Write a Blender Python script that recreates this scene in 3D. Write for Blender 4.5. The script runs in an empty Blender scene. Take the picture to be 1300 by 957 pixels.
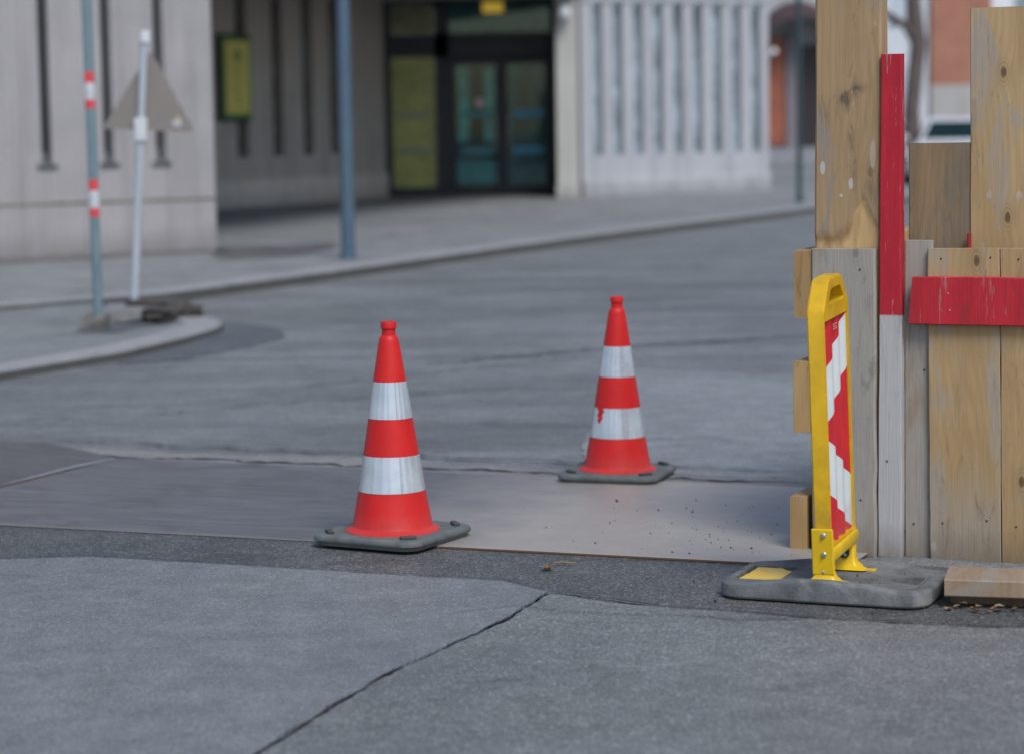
import bpy, bmesh, math, random
from mathutils import Matrix, Vector, noise as mnoise
R = math.radians
C = bpy.context.scene.collection
T = Matrix.Translation
def RZ(a): return Matrix.Rotation(a, 4, 'Z')
def RX(a): return Matrix.Rotation(a, 4, 'X')
def RY(a): return Matrix.Rotation(a, 4, 'Y')
rnd = random.Random(7)

# ------------------------------------------------------------------ materials
class Mat:
    def __init__(s, name):
        s.m = bpy.data.materials.new(name); s.m.use_nodes = True
        s.nt = s.m.node_tree; s.nt.nodes.clear()
        s.out = s.nt.nodes.new('ShaderNodeOutputMaterial')
        s.b = s.nt.nodes.new('ShaderNodeBsdfPrincipled')
        s.nt.links.new(s.b.outputs[0], s.out.inputs[0])
        s._tc = None
    def put(s, sock, v):
        if isinstance(v, bpy.types.NodeSocket): s.nt.links.new(v, sock)
        else:
            if hasattr(sock.default_value, '__len__') and not isinstance(v, (int, float)):
                v = tuple(v)
                n = len(sock.default_value)
                if len(v) < n: v = v + (1.0,) * (n - len(v))
                sock.default_value = v[:n]
            else: sock.default_value = v
    def node(s, typ, ins=None, **at):
        n = s.nt.nodes.new(typ)
        for k, v in at.items(): setattr(n, k, v)
        for k, v in (ins or {}).items(): s.put(n.inputs[k], v)
        return n
    def set(s, **kw):
        names = dict(color='Base Color', rough='Roughness', metal='Metallic', spec='Specular IOR Level', normal='Normal',
                     coat='Coat Weight', coatr='Coat Roughness', emit='Emission Color', emits='Emission Strength', alpha='Alpha')
        for k, v in kw.items(): s.put(s.b.inputs[names[k]], v)
        return s
    def obj(s, rand=False):
        tc = s.node('ShaderNodeTexCoord').outputs['Object']
        if rand:
            r = s.node('ShaderNodeObjectInfo').outputs['Random']
            k = s.node('ShaderNodeVectorMath', {0: (17.3, 9.1, 23.7)}, operation='SCALE'); s.put(k.inputs['Scale'], r)
            tc = s.node('ShaderNodeVectorMath', {0: tc, 1: k.outputs[0]}, operation='ADD').outputs[0]
        return tc
    def map(s, v, scale=(1, 1, 1), rot=(0, 0, 0), loc=(0, 0, 0)):
        return s.node('ShaderNodeMapping', {'Vector': v, 'Scale': scale, 'Rotation': rot, 'Location': loc}).outputs[0]
    def noise(s, v, scale, detail=3, rough=.55, dist=0):
        return s.node('ShaderNodeTexNoise', {'Vector': v, 'Scale': scale, 'Detail': detail, 'Roughness': rough, 'Distortion': dist}).outputs[0]
    def voro(s, v, scale, out='Distance', dim='3D', feature='F1'):
        return s.node('ShaderNodeTexVoronoi', {'Vector': v, 'Scale': scale}, voronoi_dimensions=dim, feature=feature).outputs[out]
    def ramp(s, f, pts, interp='LINEAR'):
        n = s.node('ShaderNodeValToRGB', {0: f}); cr = n.color_ramp; cr.interpolation = interp
        while len(cr.elements) < len(pts): cr.elements.new(.5)
        for e, (p, c) in zip(cr.elements, pts):
            e.position = p
            e.color = (c, c, c, 1) if isinstance(c, (int, float)) else (*c[:3], 1)
        return n.outputs[0]
    def mix(s, f, a, b, mode='MIX'):
        n = s.node('ShaderNodeMix', data_type='RGBA', blend_type=mode)
        s.put(n.inputs[0], f); s.put(n.inputs[6], a); s.put(n.inputs[7], b)
        return n.outputs[2]
    def math(s, op, a, b=0.0, clamp=False):
        return s.node('ShaderNodeMath', {0: a, 1: b}, operation=op, use_clamp=clamp).outputs[0]
    def sep(s, v):
        return s.node('ShaderNodeSeparateXYZ', {0: v}).outputs
    def comb(s, x, y, z):
        return s.node('ShaderNodeCombineXYZ', {0: x, 1: y, 2: z}).outputs[0]
    def bump(s, h, strength=.3, dist=.01, normal=None):
        n = s.node('ShaderNodeBump', {'Height': h, 'Strength': strength, 'Distance': dist})
        if normal is not None: s.put(n.inputs['Normal'], normal)
        return n.outputs[0]

def plain(name, col, rough=.6, metal=0, var=.18, scale=14, bump=.0, spec=.5, dirt=None, dirt_amt=.4):
    m = Mat(name); v = m.obj(True)
    f = m.ramp(m.noise(v, scale, 5, .6), [(.3, 1 - var), (.7, 1 + var * .6)])
    c = m.mix(1, col, f, 'MULTIPLY')
    if dirt:
        d = m.ramp(m.noise(v, scale * .45, 6, .65, .6), [(.5, 0), (.72, dirt_amt)])
        c = m.mix(d, c, dirt)
    m.set(color=c, rough=m.ramp(m.noise(v, scale * 2, 3), [(.3, max(.05, rough - .08)), (.7, min(1, rough + .08))]), metal=metal, spec=spec)
    if bump: m.set(normal=m.bump(m.noise(v, scale * 8, 4), bump, .004))
    return m.m

def wood(name, light, dark, grey=.0, greycol=(.27, .25, .245), axis='z', stain=.35, knot=.9, fresh=None, splat=0, paint=None, lowgrey=None):
    m = Mat(name); v = m.obj(True); raw = m.obj(False)
    sx, sy, sz = m.sep(v)
    if axis == 'x': sx, sz = sz, sx
    elif axis == 'y': sy, sz = sz, sy
    # knots, in the plane of the board face
    kv = m.comb(m.math('MULTIPLY', sx, 5.0), m.math('MULTIPLY', sz, 2.6), 0.0)
    kn = m.node('ShaderNodeTexVoronoi', {'Vector': kv, 'Scale': 1.0}, voronoi_dimensions='2D')
    kd = kn.outputs['Distance']
    keep = m.math('GREATER_THAN', m.sep(kn.outputs['Color'])[0], .45)
    halo = m.math('MULTIPLY', m.ramp(kd, [(.02, 1), (.30, 0)], 'EASE'), keep)
    core = m.math('MULTIPLY', m.ramp(m.math('ADD', kd, m.math('MULTIPLY', m.noise(m.comb(m.math('MULTIPLY', sx, 90.0), m.math('MULTIPLY', sz, 70.0), 0.0), 1.0, 3), .03)), [(.050, 1), (.066, 0)]), keep)
    krg = m.math('MULTIPLY', m.math('ADD', m.math('MULTIPLY', m.math('SINE', m.math('MULTIPLY', kd, 170.0)), .5), .5), m.math('MULTIPLY', m.ramp(kd, [(.05, 1), (.16, 0)]), keep))
    xk = m.math('ADD', sx, m.math('MULTIPLY', halo, .018))
    wob = m.noise(m.comb(m.math('MULTIPLY', sx, 3.0), m.math('MULTIPLY', sy, 3.0), m.math('MULTIPLY', sz, .9)), 1.0, 2)
    ring = m.math('SINE', m.math('ADD', m.math('MULTIPLY', xk, 210.0), m.math('MULTIPLY', wob, 60.0)))
    ring = m.math('ADD', m.math('MULTIPLY', ring, .5), .5)
    fine = m.noise(m.comb(m.math('MULTIPLY', xk, 260.0), m.math('MULTIPLY', sy, 260.0), m.math('MULTIPLY', sz, 5.0)), 1.0, 4, .6)
    broad = m.noise(m.comb(m.math('MULTIPLY', sx, 9.0), m.math('MULTIPLY', sy, 9.0), m.math('MULTIPLY', sz, 1.6)), 1.0, 5, .6, .4)
    c = m.mix(m.ramp(broad, [(.3, 0), (.7, 1)]), light, dark)
    c = m.mix(m.math('MULTIPLY', ring, .28), c, [x * .85 for x in dark])
    c = m.mix(m.ramp(fine, [(.45, 0), (.78, .38)]), c, [x * .6 for x in dark])
    if grey:
        g = m.ramp(m.noise(m.comb(m.math('MULTIPLY', sx, 7.0), m.math('MULTIPLY', sy, 7.0), m.math('MULTIPLY', sz, 2.0)), 1.0, 6, .65, .8), [(.62 - grey * .5, 0), (.70 - grey * .4, .85)])
        gc = m.mix(m.ramp(fine, [(.35, 0), (.8, .6)]), greycol, [x * .5 for x in greycol])
        c = m.mix(g, c, gc)
    if lowgrey is not None:
        rz = m.sep(raw)[2]
        lg = m.math('ADD', rz, m.math('MULTIPLY', m.noise(m.map(v, (9, 9, 4)), 1.0, 5, .65, .7), .5))
        lg = m.ramp(lg, [(lowgrey, .8), (lowgrey + .16, 0)])
        c = m.mix(lg, c, m.mix(fine, [x * 1.1 for x in greycol], [x * .6 for x in greycol]))
    if fresh is not None:
        rz = m.sep(raw)[2]
        ff = m.math('ADD', rz, m.math('MULTIPLY', m.noise(m.map(v, (14, 14, 6)), 1.0, 4, .6, .5), .25))
        c = m.mix(m.ramp(ff, [(fresh, .9), (fresh + .03, 0)]), c, (.44, .275, .12))
    if paint is not None:
        lo, col = paint
        if lo is None: pf = 1.0
        else: pf = m.ramp(m.math('ADD', m.sep(raw)[2], m.math('MULTIPLY', m.noise(v, 30, 2), .006)), [(lo, 0), (lo + .003, 1)])
        worn = m.ramp(m.noise(m.comb(m.math('MULTIPLY', sx, 60.0), m.math('MULTIPLY', sy, 60.0), m.math('MULTIPLY', sz, 6.0)), 1.0, 5, .65), [(.60, 1), (.70, .35)])
        pc = m.mix(m.ramp(broad, [(.3, 0), (.72, 1)]), col, [x * .62 for x in col])
        pc = m.mix(m.ramp(fine, [(.45, 0), (.75, .5)]), pc, [x * .45 for x in col])
        c = m.mix(m.math('MULTIPLY', worn, pf), c, pc)
    st = m.ramp(m.noise(m.comb(m.math('MULTIPLY', sx, 16.0), m.math('MULTIPLY', sy, 16.0), m.math('MULTIPLY', sz, 4.0)), 1.0, 6, .7, 1.2), [(.56, 0), (.72, stain)])
    c = m.mix(st, c, (.05, .04, .033))
    c = m.mix(m.math('MULTIPLY', halo, .16 * knot), c, [x * .5 for x in dark])
    c = m.mix(m.math('MULTIPLY', krg, .5 * knot), c, [x * .45 for x in dark])
    c = m.mix(m.math('MULTIPLY', core, .85 * knot), c, (.085, .043, .022))
    sp = m.math('GREATER_THAN', m.noise(m.map(v, (260, 260, 200)), 1.0, 2), .76)
    c = m.mix(m.math('MULTIPLY', sp, .5), c, (.05, .04, .035))
    if splat:
        s_ = m.ramp(m.voro(m.map(v, (11, 11, 6)), 1.0), [(.10, .75), (.13, 0)])
        k2 = m.math('MULTIPLY', s_, m.ramp(m.noise(v, 14, 4), [(.52, 0), (.6, splat)]))
        c = m.mix(k2, c, (.42, .42, .43))
    if axis == 'z':
        mud = m.ramp(m.math('ADD', m.sep(raw)[2], m.math('MULTIPLY', m.noise(m.map(v, (20, 20, 9)), 1.0, 6, .7, .5), .16)), [(.06, .7), (.20, 0)])
        if fresh is None: c = m.mix(mud, c, (.14, .105, .075))
    m.set(color=c, rough=.78, spec=.25)
    h = m.math('ADD', m.math('MULTIPLY', fine, .8), m.math('MULTIPLY', core, -.4))
    m.set(normal=m.bump(h, .35, .003))
    return m.m

def asphalt(name, c0, c1, stone=(.22, .22, .22), samt=.35, coarse=240., bumpd=.002, streak=None, blot=.0, crack=0):
    m = Mat(name); v = m.obj()
    big = m.noise(v, .9, 6, .62, .3); mid = m.noise(v, 7, 5, .65)
    c = m.mix(m.ramp(big, [(.32, 0), (.68, 1)]), c0, c1)
    c = m.mix(1, c, m.ramp(mid, [(.25, .76), (.75, 1.18)]), 'MULTIPLY')
    vn = m.node('ShaderNodeTexVoronoi', {'Vector': v, 'Scale': coarse, 'Randomness': 1.0})
    cell = m.sep(vn.outputs['Color'])[0]
    c = m.mix(1, c, m.ramp(cell, [(0, 1 - samt), (.75, 1.0), (1, 1 + samt)]), 'MULTIPLY')
    c = m.mix(m.math('MULTIPLY', m.math('GREATER_THAN', cell, .955), samt * 1.2, True), c, stone)
    c = m.mix(m.math('MULTIPLY', m.math('LESS_THAN', cell, .05), samt * 1.2, True), c, [x * .35 for x in c0])
    pits = m.ramp(m.noise(v, 130, 3, .7), [(.60, 0), (.72, .5)])
    c = m.mix(pits, c, [x * .45 for x in c0])
    if streak:
        ang, amt = streak
        sv = m.map(v, (.32, 1.5, 1), (0, 0, -ang))
        s_ = m.ramp(m.noise(sv, 1.0, 4, .5, .5), [(.40, 0), (.72, amt)])
        c = m.mix(s_, c, [x * .42 for x in c0])
    if blot:
        b_ = m.ramp(m.noise(m.map(v, (1.3, 2.2, 1), (0, 0, .4), (5, 1, 0)), 1.0, 7, .7, 1.0), [(.56, 0), (.68, blot)])
        c = m.mix(b_, c, [x * .35 for x in c0])
    if crack:
        ck = m.voro(m.mix(.12, v, m.node('ShaderNodeTexNoise', {'Vector': v, 'Scale': 3.0, 'Detail': 5}).outputs['Color']), .75, feature='DISTANCE_TO_EDGE')
        ck = m.ramp(ck, [(.0, crack), (.006, 0)])
        ck = m.math('MULTIPLY', ck, m.ramp(m.noise(v, .6, 2), [(.5, 0), (.56, 1)]))
        c = m.mix(ck, c, [x * .25 for x in c0])
    h = m.math('ADD', m.noise(v, coarse * .55, 4, .7), m.math('MULTIPLY', vn.outputs['Distance'], -.5))
    m.set(color=c, rough=m.ramp(m.noise(v, 1.6, 6, .65), [(.3, .50), (.7, .80)]), spec=.45, normal=m.bump(h, .6, bumpd))
    return m.m

def concrete(name, c0, c1, ribs=0., stainz=True, ribscale=38., rough=.85):
    m = Mat(name); v = m.obj()
    x, y, z = m.sep(v)
    n1 = m.noise(v, 1.3, 6, .65, .3)
    c = m.mix(m.ramp(n1, [(.3, 0), (.7, 1)]), c0, c1)
    run = m.noise(m.comb(m.math('MULTIPLY', x, 6.0), m.math('MULTIPLY', y, 6.0), m.math('MULTIPLY', z, .35)), 1.0, 5, .65)
    c = m.mix(m.ramp(run, [(.48, 0), (.72, .45)]), c, [q * .5 for q in c0])
    c = m.mix(1, c, m.ramp(m.noise(v, 45, 4, .7), [(.3, .85), (.7, 1.12)]), 'MULTIPLY')
    if ribs:
        w = m.math('SINE', m.math('MULTIPLY', m.math('ADD', x, m.math('MULTIPLY', m.noise(v, 3, 3), .02)), 2 * math.pi * ribscale / 2))
        wr = m.math('ADD', m.math('MULTIPLY', w, .5), .5)
        c = m.mix(m.math('MULTIPLY', wr, ribs), c, [q * .45 for q in c0])
        m.set(normal=m.bump(m.math('ADD', wr, m.noise(v, 60, 4)), .6, .012))
    else:
        m.set(normal=m.bump(m.noise(v, 60, 5, .7), .3, .006))
    if stainz:
        d = m.ramp(m.math('ADD', z, m.math('MULTIPLY', m.noise(v, 4, 5, .7), .25)), [(.10, .55), (.42, 0)])
        c = m.mix(d, c, [q * .38 for q in c0])
    m.set(color=c, rough=rough, spec=.3)
    return m.m

def glass(name, tint=(.35, .5, .5), refl=.25, rough=.03):
    m = Mat(name); m.nt.nodes.remove(m.b)
    tr = m.node('ShaderNodeBsdfTransparent', {0: tint}); gl = m.node('ShaderNodeBsdfGlossy', {'Color': (.8, .85, .9), 'Roughness': rough})
    lw = m.node('ShaderNodeLayerWeight', {'Blend': .3})
    f = m.math('ADD', m.math('MULTIPLY', lw.outputs['Fresnel'], .35), refl * .3, True)
    mx = m.node('ShaderNodeMixShader', {0: f, 1: tr.outputs[0], 2: gl.outputs[0]})
    m.nt.links.new(mx.outputs[0], m.out.inputs[0])
    return m.m

# ------------------------------------------------------------------ geometry
def link(name, me, mat, parent=None, M=None):
    o = bpy.data.objects.new(name, me); C.objects.link(o)
    if mat is not None: me.materials.append(mat)
    if parent is not None: o.parent = parent
    if M is not None: o.matrix_basis = M
    return o
def obj(name, bm, mat, parent=None, M=None, smooth=None, recalc=True):
    if recalc: bmesh.ops.recalc_face_normals(bm, faces=bm.faces)
    me = bpy.data.meshes.new(name); bm.to_mesh(me); bm.free()
    if smooth is not None:
        me.shade_smooth(); me.set_sharp_from_angle(angle=R(smooth))
    return link(name, me, mat, parent, M)
def tag(o, label, cat, group=None):
    o['label'] = label; o['category'] = cat
    if group: o['group'] = group
    return o
def kind(o, k='structure'): o['kind'] = k; return o
def thing(name, label, cat, M=Matrix(), group=None):
    o = bpy.data.objects.new(name, None); C.objects.link(o); o.matrix_basis = M; o.empty_display_size = .2
    return tag(o, label, cat, group)

def box(bm, x0, x1, y0, y1, z0, z1, M=None, bev=0., seg=1):
    vs = [bm.verts.new((x, y, z)) for z in (z0, z1) for y in (y0, y1) for x in (x0, x1)]
    fs = [bm.faces.new([vs[i] for i in q]) for q in ((0, 2, 3, 1), (4, 5, 7, 6), (0, 1, 5, 4), (2, 6, 7, 3), (0, 4, 6, 2), (1, 3, 7, 5))]
    if bev:
        es = list({e for f in fs for e in f.edges})
        r = bmesh.ops.bevel(bm, geom=es, offset=bev, segments=seg, affect='EDGES', profile=.5)
        vs = list({v for f in r['faces'] for v in f.verts} | {v for v in vs if v.is_valid})
        # every vertex of this island
        vs = [v for v in vs if v.is_valid]
    if M is not None:
        for v in vs: v.co = M @ v.co
    return vs
def lathe(bm, prof, seg=48, M=None, a0=0., a1=2 * math.pi, cap=False):
    full = abs(a1 - a0 - 2 * math.pi) < 1e-6
    n = seg if full else seg + 1
    rings = []
    for r, z in prof:
        ring = []
        for i in range(n):
            a = a0 + (a1 - a0) * i / seg
            p = Vector((r * math.cos(a), r * math.sin(a), z))
            ring.append(bm.verts.new(M @ p if M else p))
        rings.append(ring)
    for A, B in zip(rings, rings[1:]):
        for i in range(seg):
            j = (i + 1) % n
            bm.faces.new((A[i], A[j], B[j], B[i]))
    if cap:
        bm.faces.new(rings[0]); bm.faces.new(rings[-1])
    return rings
def tube(bm, pts, rad, seg=10, cap=True):
    pts = [Vector(p) for p in pts]; rings = []
    rad = rad if isinstance(rad, (list, tuple)) else [rad] * len(pts)
    for i, p in enumerate(pts):
        d = (pts[min(i + 1, len(pts) - 1)] - pts[max(i - 1, 0)]).normalized()
        u = d.cross(Vector((0, 0, 1)) if abs(d.z) < .9 else Vector((1, 0, 0))).normalized(); w = d.cross(u)
        rings.append([bm.verts.new(p + (u * math.cos(2 * math.pi * k / seg) + w * math.sin(2 * math.pi * k / seg)) * rad[i]) for k in range(seg)])
    for A, B in zip(rings, rings[1:]):
        for k in range(seg):
            bm.faces.new((A[k], A[(k + 1) % seg], B[(k + 1) % seg], B[k]))
    if cap: bm.faces.new(rings[0]); bm.faces.new(rings[-1])
def prism(bm, poly, z0, z1, M=None):
    lo = [bm.verts.new((x, y, z0)) for x, y in poly]; hi = [bm.verts.new((x, y, z1)) for x, y in poly]
    n = len(poly)
    bm.faces.new(lo[::-1]); bm.faces.new(hi)
    for i in range(n): bm.faces.new((lo[i], lo[(i + 1) % n], hi[(i + 1) % n], hi[i]))
    if M is not None:
        for v in lo + hi: v.co = M @ v.co
    return lo, hi
def rrect(a, b, r, n=5, c=None):
    """rounded rectangle outline, half sizes a, b"""
    out = []
    for sx, sy, t0 in ((1, 1, 0), (-1, 1, 90), (-1, -1, 180), (1, -1, 270)):
        for k in range(n + 1):
            t = R(t0 + 90 * k / n)
            out.append((sx * (a - r) + r * math.cos(t), sy * (b - r) + r * math.sin(t)))
    return out
def layers(bm, outlines, cap_lo=True, cap_hi=True):
    rings = [[bm.verts.new(p) for p in o] for o in outlines]
    n = len(rings[0])
    for A, B in zip(rings, rings[1:]):
        for i in range(n): bm.faces.new((A[i], A[(i + 1) % n], B[(i + 1) % n], B[i]))
    if cap_lo: bm.faces.new(rings[0][::-1])
    if cap_hi: bm.faces.new(rings[-1])
    return rings
def plank(bm, w, t, h, segs=12, jit=.0012, ch=.0025, seed=0, taper=0., bow=0.):
    """board standing on z=0, centred on x, front face at y=0 and back at y=t"""
    r = random.Random(seed)
    sec = [(-w / 2 + ch, 0), (w / 2 - ch, 0), (w / 2, ch), (w / 2, t - ch), (w / 2 - ch, t), (-w / 2 + ch, t), (-w / 2, t - ch), (-w / 2, ch)]
    rings = []
    for k in range(segs + 1):
        z = h * k / segs; f = k / segs
        jl, jr, jy = r.uniform(-jit, jit), r.uniform(-jit, jit), r.uniform(-jit, jit) * .6
        b = bow * math.sin(math.pi * f)
        zz = [z + (r.uniform(-.0015, .0015) if k in (0, segs) else 0) for _ in sec]
        rings.append([bm.verts.new(((x * (1 - taper * f)) + (jl if x < 0 else jr) + b, y + jy, q)) for (x, y), q in zip(sec, zz)])
    for A, B in zip(rings, rings[1:]):
        for i in range(8): bm.faces.new((A[i], A[(i + 1) % 8], B[(i + 1) % 8], B[i]))
    bm.faces.new(rings[0][::-1]); bm.faces.new(rings[-1])
def ragged(poly, step=.04, amp=.012, seed=1, closed=True):
    r = random.Random(seed); out = []
    n = len(poly)
    for i in range(n if closed else n - 1):
        a = Vector((*poly[i], 0)); b = Vector((*poly[(i + 1) % n], 0)); L = (b - a).length
        k = max(1, min(90, int(L / step))); nrm = Vector((-(b - a).y, (b - a).x, 0)).normalized()
        for j in range(k):
            p = a.lerp(b, j / k)
            q = mnoise.noise(Vector((p.x * 5, p.y * 5, seed))) * amp * 1.6 + r.uniform(-1, 1) * amp * .45
            p = p + nrm * q * (0 if j == 0 else 1)
            out.append((p.x, p.y))
    if not closed: out.append(tuple(poly[-1]))
    return out
def sheet(name, poly, z, mat, step=.04, amp=.012, seed=1):
    bm = bmesh.new(); P = ragged(poly, step, amp, seed)
    f = bm.faces.new([bm.verts.new((x, y, z)) for x, y in P])
    bmesh.ops.triangulate(bm, faces=[f])
    for f in bm.faces:
        if f.normal.z < 0: f.normal_flip()
    return kind(obj(name, bm, mat, recalc=False))
def ribbon(bm, pts, w, z, seed=1, step=.025, amp=.02):
    r = random.Random(seed); P = ragged(pts, step, amp, seed, closed=False); prev = None
    for i, (x, y) in enumerate(P):
        a = Vector(P[max(i - 1, 0)]); b = Vector(P[min(i + 1, len(P) - 1)]); d = (b - a).normalized()
        nx, ny = -d.y, d.x
        ww = w * (.35 + .65 * abs(mnoise.noise(Vector((x * 9, y * 9, seed * 3.1))) + .4)) * r.uniform(.6, 1.2) * min(1, .15 + i * .2, .15 + (len(P) - 1 - i) * .2)
        cur = (bm.verts.new((x + nx * ww, y + ny * ww, z)), bm.verts.new((x - nx * ww, y - ny * ww, z)))
        if prev:
            f = bm.faces.new((prev[0], prev[1], cur[1], cur[0]))
        prev = cur
def boolean(o, cutter):
    md = o.modifiers.new('cut', 'BOOLEAN'); md.operation = 'DIFFERENCE'; md.object = cutter; md.solver = 'EXACT'
    bpy.context.view_layer.update()
    me = bpy.data.meshes.new_from_object(o.evaluated_get(bpy.context.evaluated_depsgraph_get()))
    o.modifiers.clear(); o.data = me
    bpy.data.objects.remove(cutter)

# ------------------------------------------------------------------ camera
cam = bpy.data.cameras.new('camera'); camo = bpy.data.objects.new('camera', cam); C.objects.link(camo)
cam.sensor_width = 36; cam.lens = 85; cam.shift_y = -45 / 1300
cam.clip_start = .1; cam.clip_end = 2000
camo.matrix_world = T((0, 0, 1.47)) @ RX(math.pi / 2 - R(5.333)) @ RZ(-.0164)
cam.dof.use_dof = True; cam.dof.focus_distance = 7.75; cam.dof.aperture_fstop = 2.0; cam.dof.aperture_blades = 9
S = bpy.context.scene; S.camera = camo

# ------------------------------------------------------------------ light
w = bpy.data.worlds.new('World'); S.world = w; w.use_nodes = True
nt = w.node_tree; bg = nt.nodes['Background']
sky = nt.nodes.new('ShaderNodeTexSky'); sky.sky_type = 'NISHITA'; sky.sun_disc = False
SUN_EL, SUN_AZ = 52, 157          # azimuth from +Y towards +X
sky.sun_elevation = R(SUN_EL); sky.sun_rotation = R(SUN_AZ)
sky.air_density = 1.0; sky.dust_density = 1.6; sky.ozone_density = .7
nt.links.new(sky.outputs[0], bg.inputs[0]); bg.inputs[1].default_value = .15
sl = bpy.data.lights.new('sun', 'SUN'); sl.energy = 2.6; sl.angle = R(24); sl.color = (1, .985, .93)
so = bpy.data.objects.new('sun', sl); C.objects.link(so)
dv = Vector((math.sin(R(SUN_AZ)) * math.cos(R(SUN_EL)), math.cos(R(SUN_AZ)) * math.cos(R(SUN_EL)), math.sin(R(SUN_EL))))
so.rotation_euler = dv.to_track_quat('Z', 'Y').to_euler()
S.view_settings.view_transform = 'Standard'; S.view_settings.look = 'None'; S.view_settings.exposure = 0
S.render.engine = 'CYCLES'
S.cycles.max_bounces = 8; S.cycles.use_denoising = True

# ------------------------------------------------------------------ ground
M_road = asphalt('old_road_asphalt', (0.152, 0.161, 0.168), (0.224, 0.239, 0.250), samt=.5, coarse=170, streak=(R(52), .60), blot=.55, crack=.0)
M_patch = asphalt('smooth_asphalt', (0.156, 0.167, 0.178), (0.183, 0.197, 0.207), stone=(0.376, 0.390, 0.389), samt=.36, coarse=230, bumpd=.0012)
M_right = asphalt('worn_asphalt', (0.139, 0.148, 0.153), (0.187, 0.197, 0.198), stone=(0.393, 0.407, 0.406), samt=.46, coarse=200, blot=.35)
M_strip = asphalt('coarse_dark_asphalt', (0.066, 0.071, 0.075), (0.122, 0.126, 0.126), stone=(.24, .24, .25), samt=.62, coarse=180, bumpd=.003, blot=.5)
M_wedge = asphalt('pale_ramp_asphalt', (0.166, 0.166, 0.166), (0.239, 0.235, 0.230), samt=.35, coarse=190, blot=.6)
M_light = asphalt('pale_asphalt', (0.197, 0.212, 0.226), (0.244, 0.261, 0.272), samt=.45, coarse=190, blot=.35)
M_new = asphalt('dark_fill_asphalt', (0.078, 0.089, 0.103), (0.111, 0.122, 0.134), stone=(0.365, 0.365, 0.342), samt=.4, coarse=120)
M_walk = asphalt('pavement_asphalt', (0.179, 0.188, 0.198), (0.245, 0.257, 0.268), samt=.2, coarse=150, blot=.6)
M_isl = asphalt('island_asphalt', (0.174, 0.186, 0.191), (0.227, 0.242, 0.248), samt=.2, coarse=150, blot=.4)
M_crack = plain('crack_dirt', (.035, .036, .040), .95, var=.4, scale=40)
M_gap = plain('gutter_dirt', (.055, .055, .045), .95, var=.4, scale=20)

bm = bmesh.new()
f = bm.faces.new([bm.verts.new(p) for p in ((-400, -100, 0), (400, -100, 0), (400, 900, 0), (-400, 900, 0))])
kind(obj('road', bm, M_road))
# asphalt repairs: each sheet 4 mm over the one below
kind(sheet('asphalt_patch', [(.62, 13.9), (1.66, 13.4), (4.2, 12.3), (3.4, 8.7), (1.25, 9.45), (.3, 9.80), (.30, 10.6), (.44, 12.0)], .004, M_light, .1, .015, 3))
kind(sheet('asphalt_patch', [(-3.6, 11.35), (-1.77, 10.76), (-.75, 10.36), (.09, 9.99), (1.09, 9.60), (1.9, 9.3), (1.9, 8.9), (1.1, 9.2), (-1.7, 10.3), (-3.6, 10.9)], .008, M_wedge, .05, .035, 5))
kind(sheet('asphalt_patch', [(-4, 9.65), (-2.0, 8.95), (.72, 7.92), (2.6, 7.2), (2.6, 6.1), (1.433, 6.72), (.789, 6.93), (.478, 7.04), (.14, 7.28), (-.3, 7.4), (-1.0, 7.5), (-4, 7.8)], .004, M_strip, .03, .012, 8))
kind(sheet('asphalt_patch', [(-4, 8.75), (-2.6, 8.33), (-1.743, 8.073), (-1.453, 8.09), (-1.06, 7.94), (-.567, 7.744), (-.037, 7.54), (.108, 7.338), (-.036, 6.942), (-.375, 6.218), (-.603, 5.518), (-.95, 4.4), (-1.4, 3), (-4, 3)], .008, M_patch, .03, .007, 11))
kind(sheet('asphalt_patch', [(.100, 7.325), (.30, 7.16), (.478, 7.07), (.789, 6.933), (1.10, 6.80), (1.433, 6.72), (2.6, 6.25), (2.6, 3), (-1.38, 3), (-.935, 4.4), (-.590, 5.518), (-.362, 6.218), (-.024, 6.942)], .008, M_right, .03, .009, 14))
bm = bmesh.new()
ribbon(bm, [(.11, 7.345), (-.036, 6.942), (-.368, 6.218), (-.597, 5.518), (-.94, 4.4)], .0040, .0125, 3, .012, .010)
ribbon(bm, [(-.2, 7.02), (.0, 7.13), (.25, 7.0), (.62, 6.90), (.9, 6.86)], .004, .0125, 5)
ribbon(bm, [(.12, 7.34), (.478, 7.075), (.789, 6.938), (1.10, 6.81), (1.433, 6.725), (2.2, 6.4)], .009, .0125, 9, amp=.012)
ribbon(bm, [(-2.4, 8.28), (-1.743, 8.078), (-1.453, 8.095), (-1.06, 7.945), (-.567, 7.75), (-.037, 7.545), (.1, 7.35)], .004, .0125, 12, amp=.007)
kind(obj('road_crack', bm, M_crack))
bm = bmesh.new()
for i, (pts, wd) in enumerate([([(-1.2, 13.2), (-.4, 13.9), (.5, 14.6)], .012), ([(-3, 10.98), (-1.77, 10.55), (-.75, 10.16), (.09, 9.83), (1.2, 9.40)], .018),
                               ([(-2.2, 11.15), (-1.2, 10.72), (-.3, 10.35), (.3, 10.10), (1.2, 9.72)], .014), ([(.2, 10.9), (.7, 10.85), (1.1, 10.7)], .010),
                               ([(-.5, 14.3), (.6, 15.1), (1.6, 15.6), (3, 16)], .03), ([(-1.9, 12.0), (-1.0, 12.6), (.1, 13.0)], .014)]):
    ribbon(bm, pts, wd, .0125, 20 + i, .04, .04)
kind(obj('road_crack', bm, M_crack))
bm = bmesh.new()
kind(sheet('asphalt_patch', [(-2.42, 14.7), (-2.04, 14.83), (-1.735, 15.586), (-1.55, 16.25), (-1.62, 16.9), (-1.875, 17.393), (-2.25, 17.75), (-2.4, 16.0)], .004, M_new, .06, .03, 31))
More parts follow.
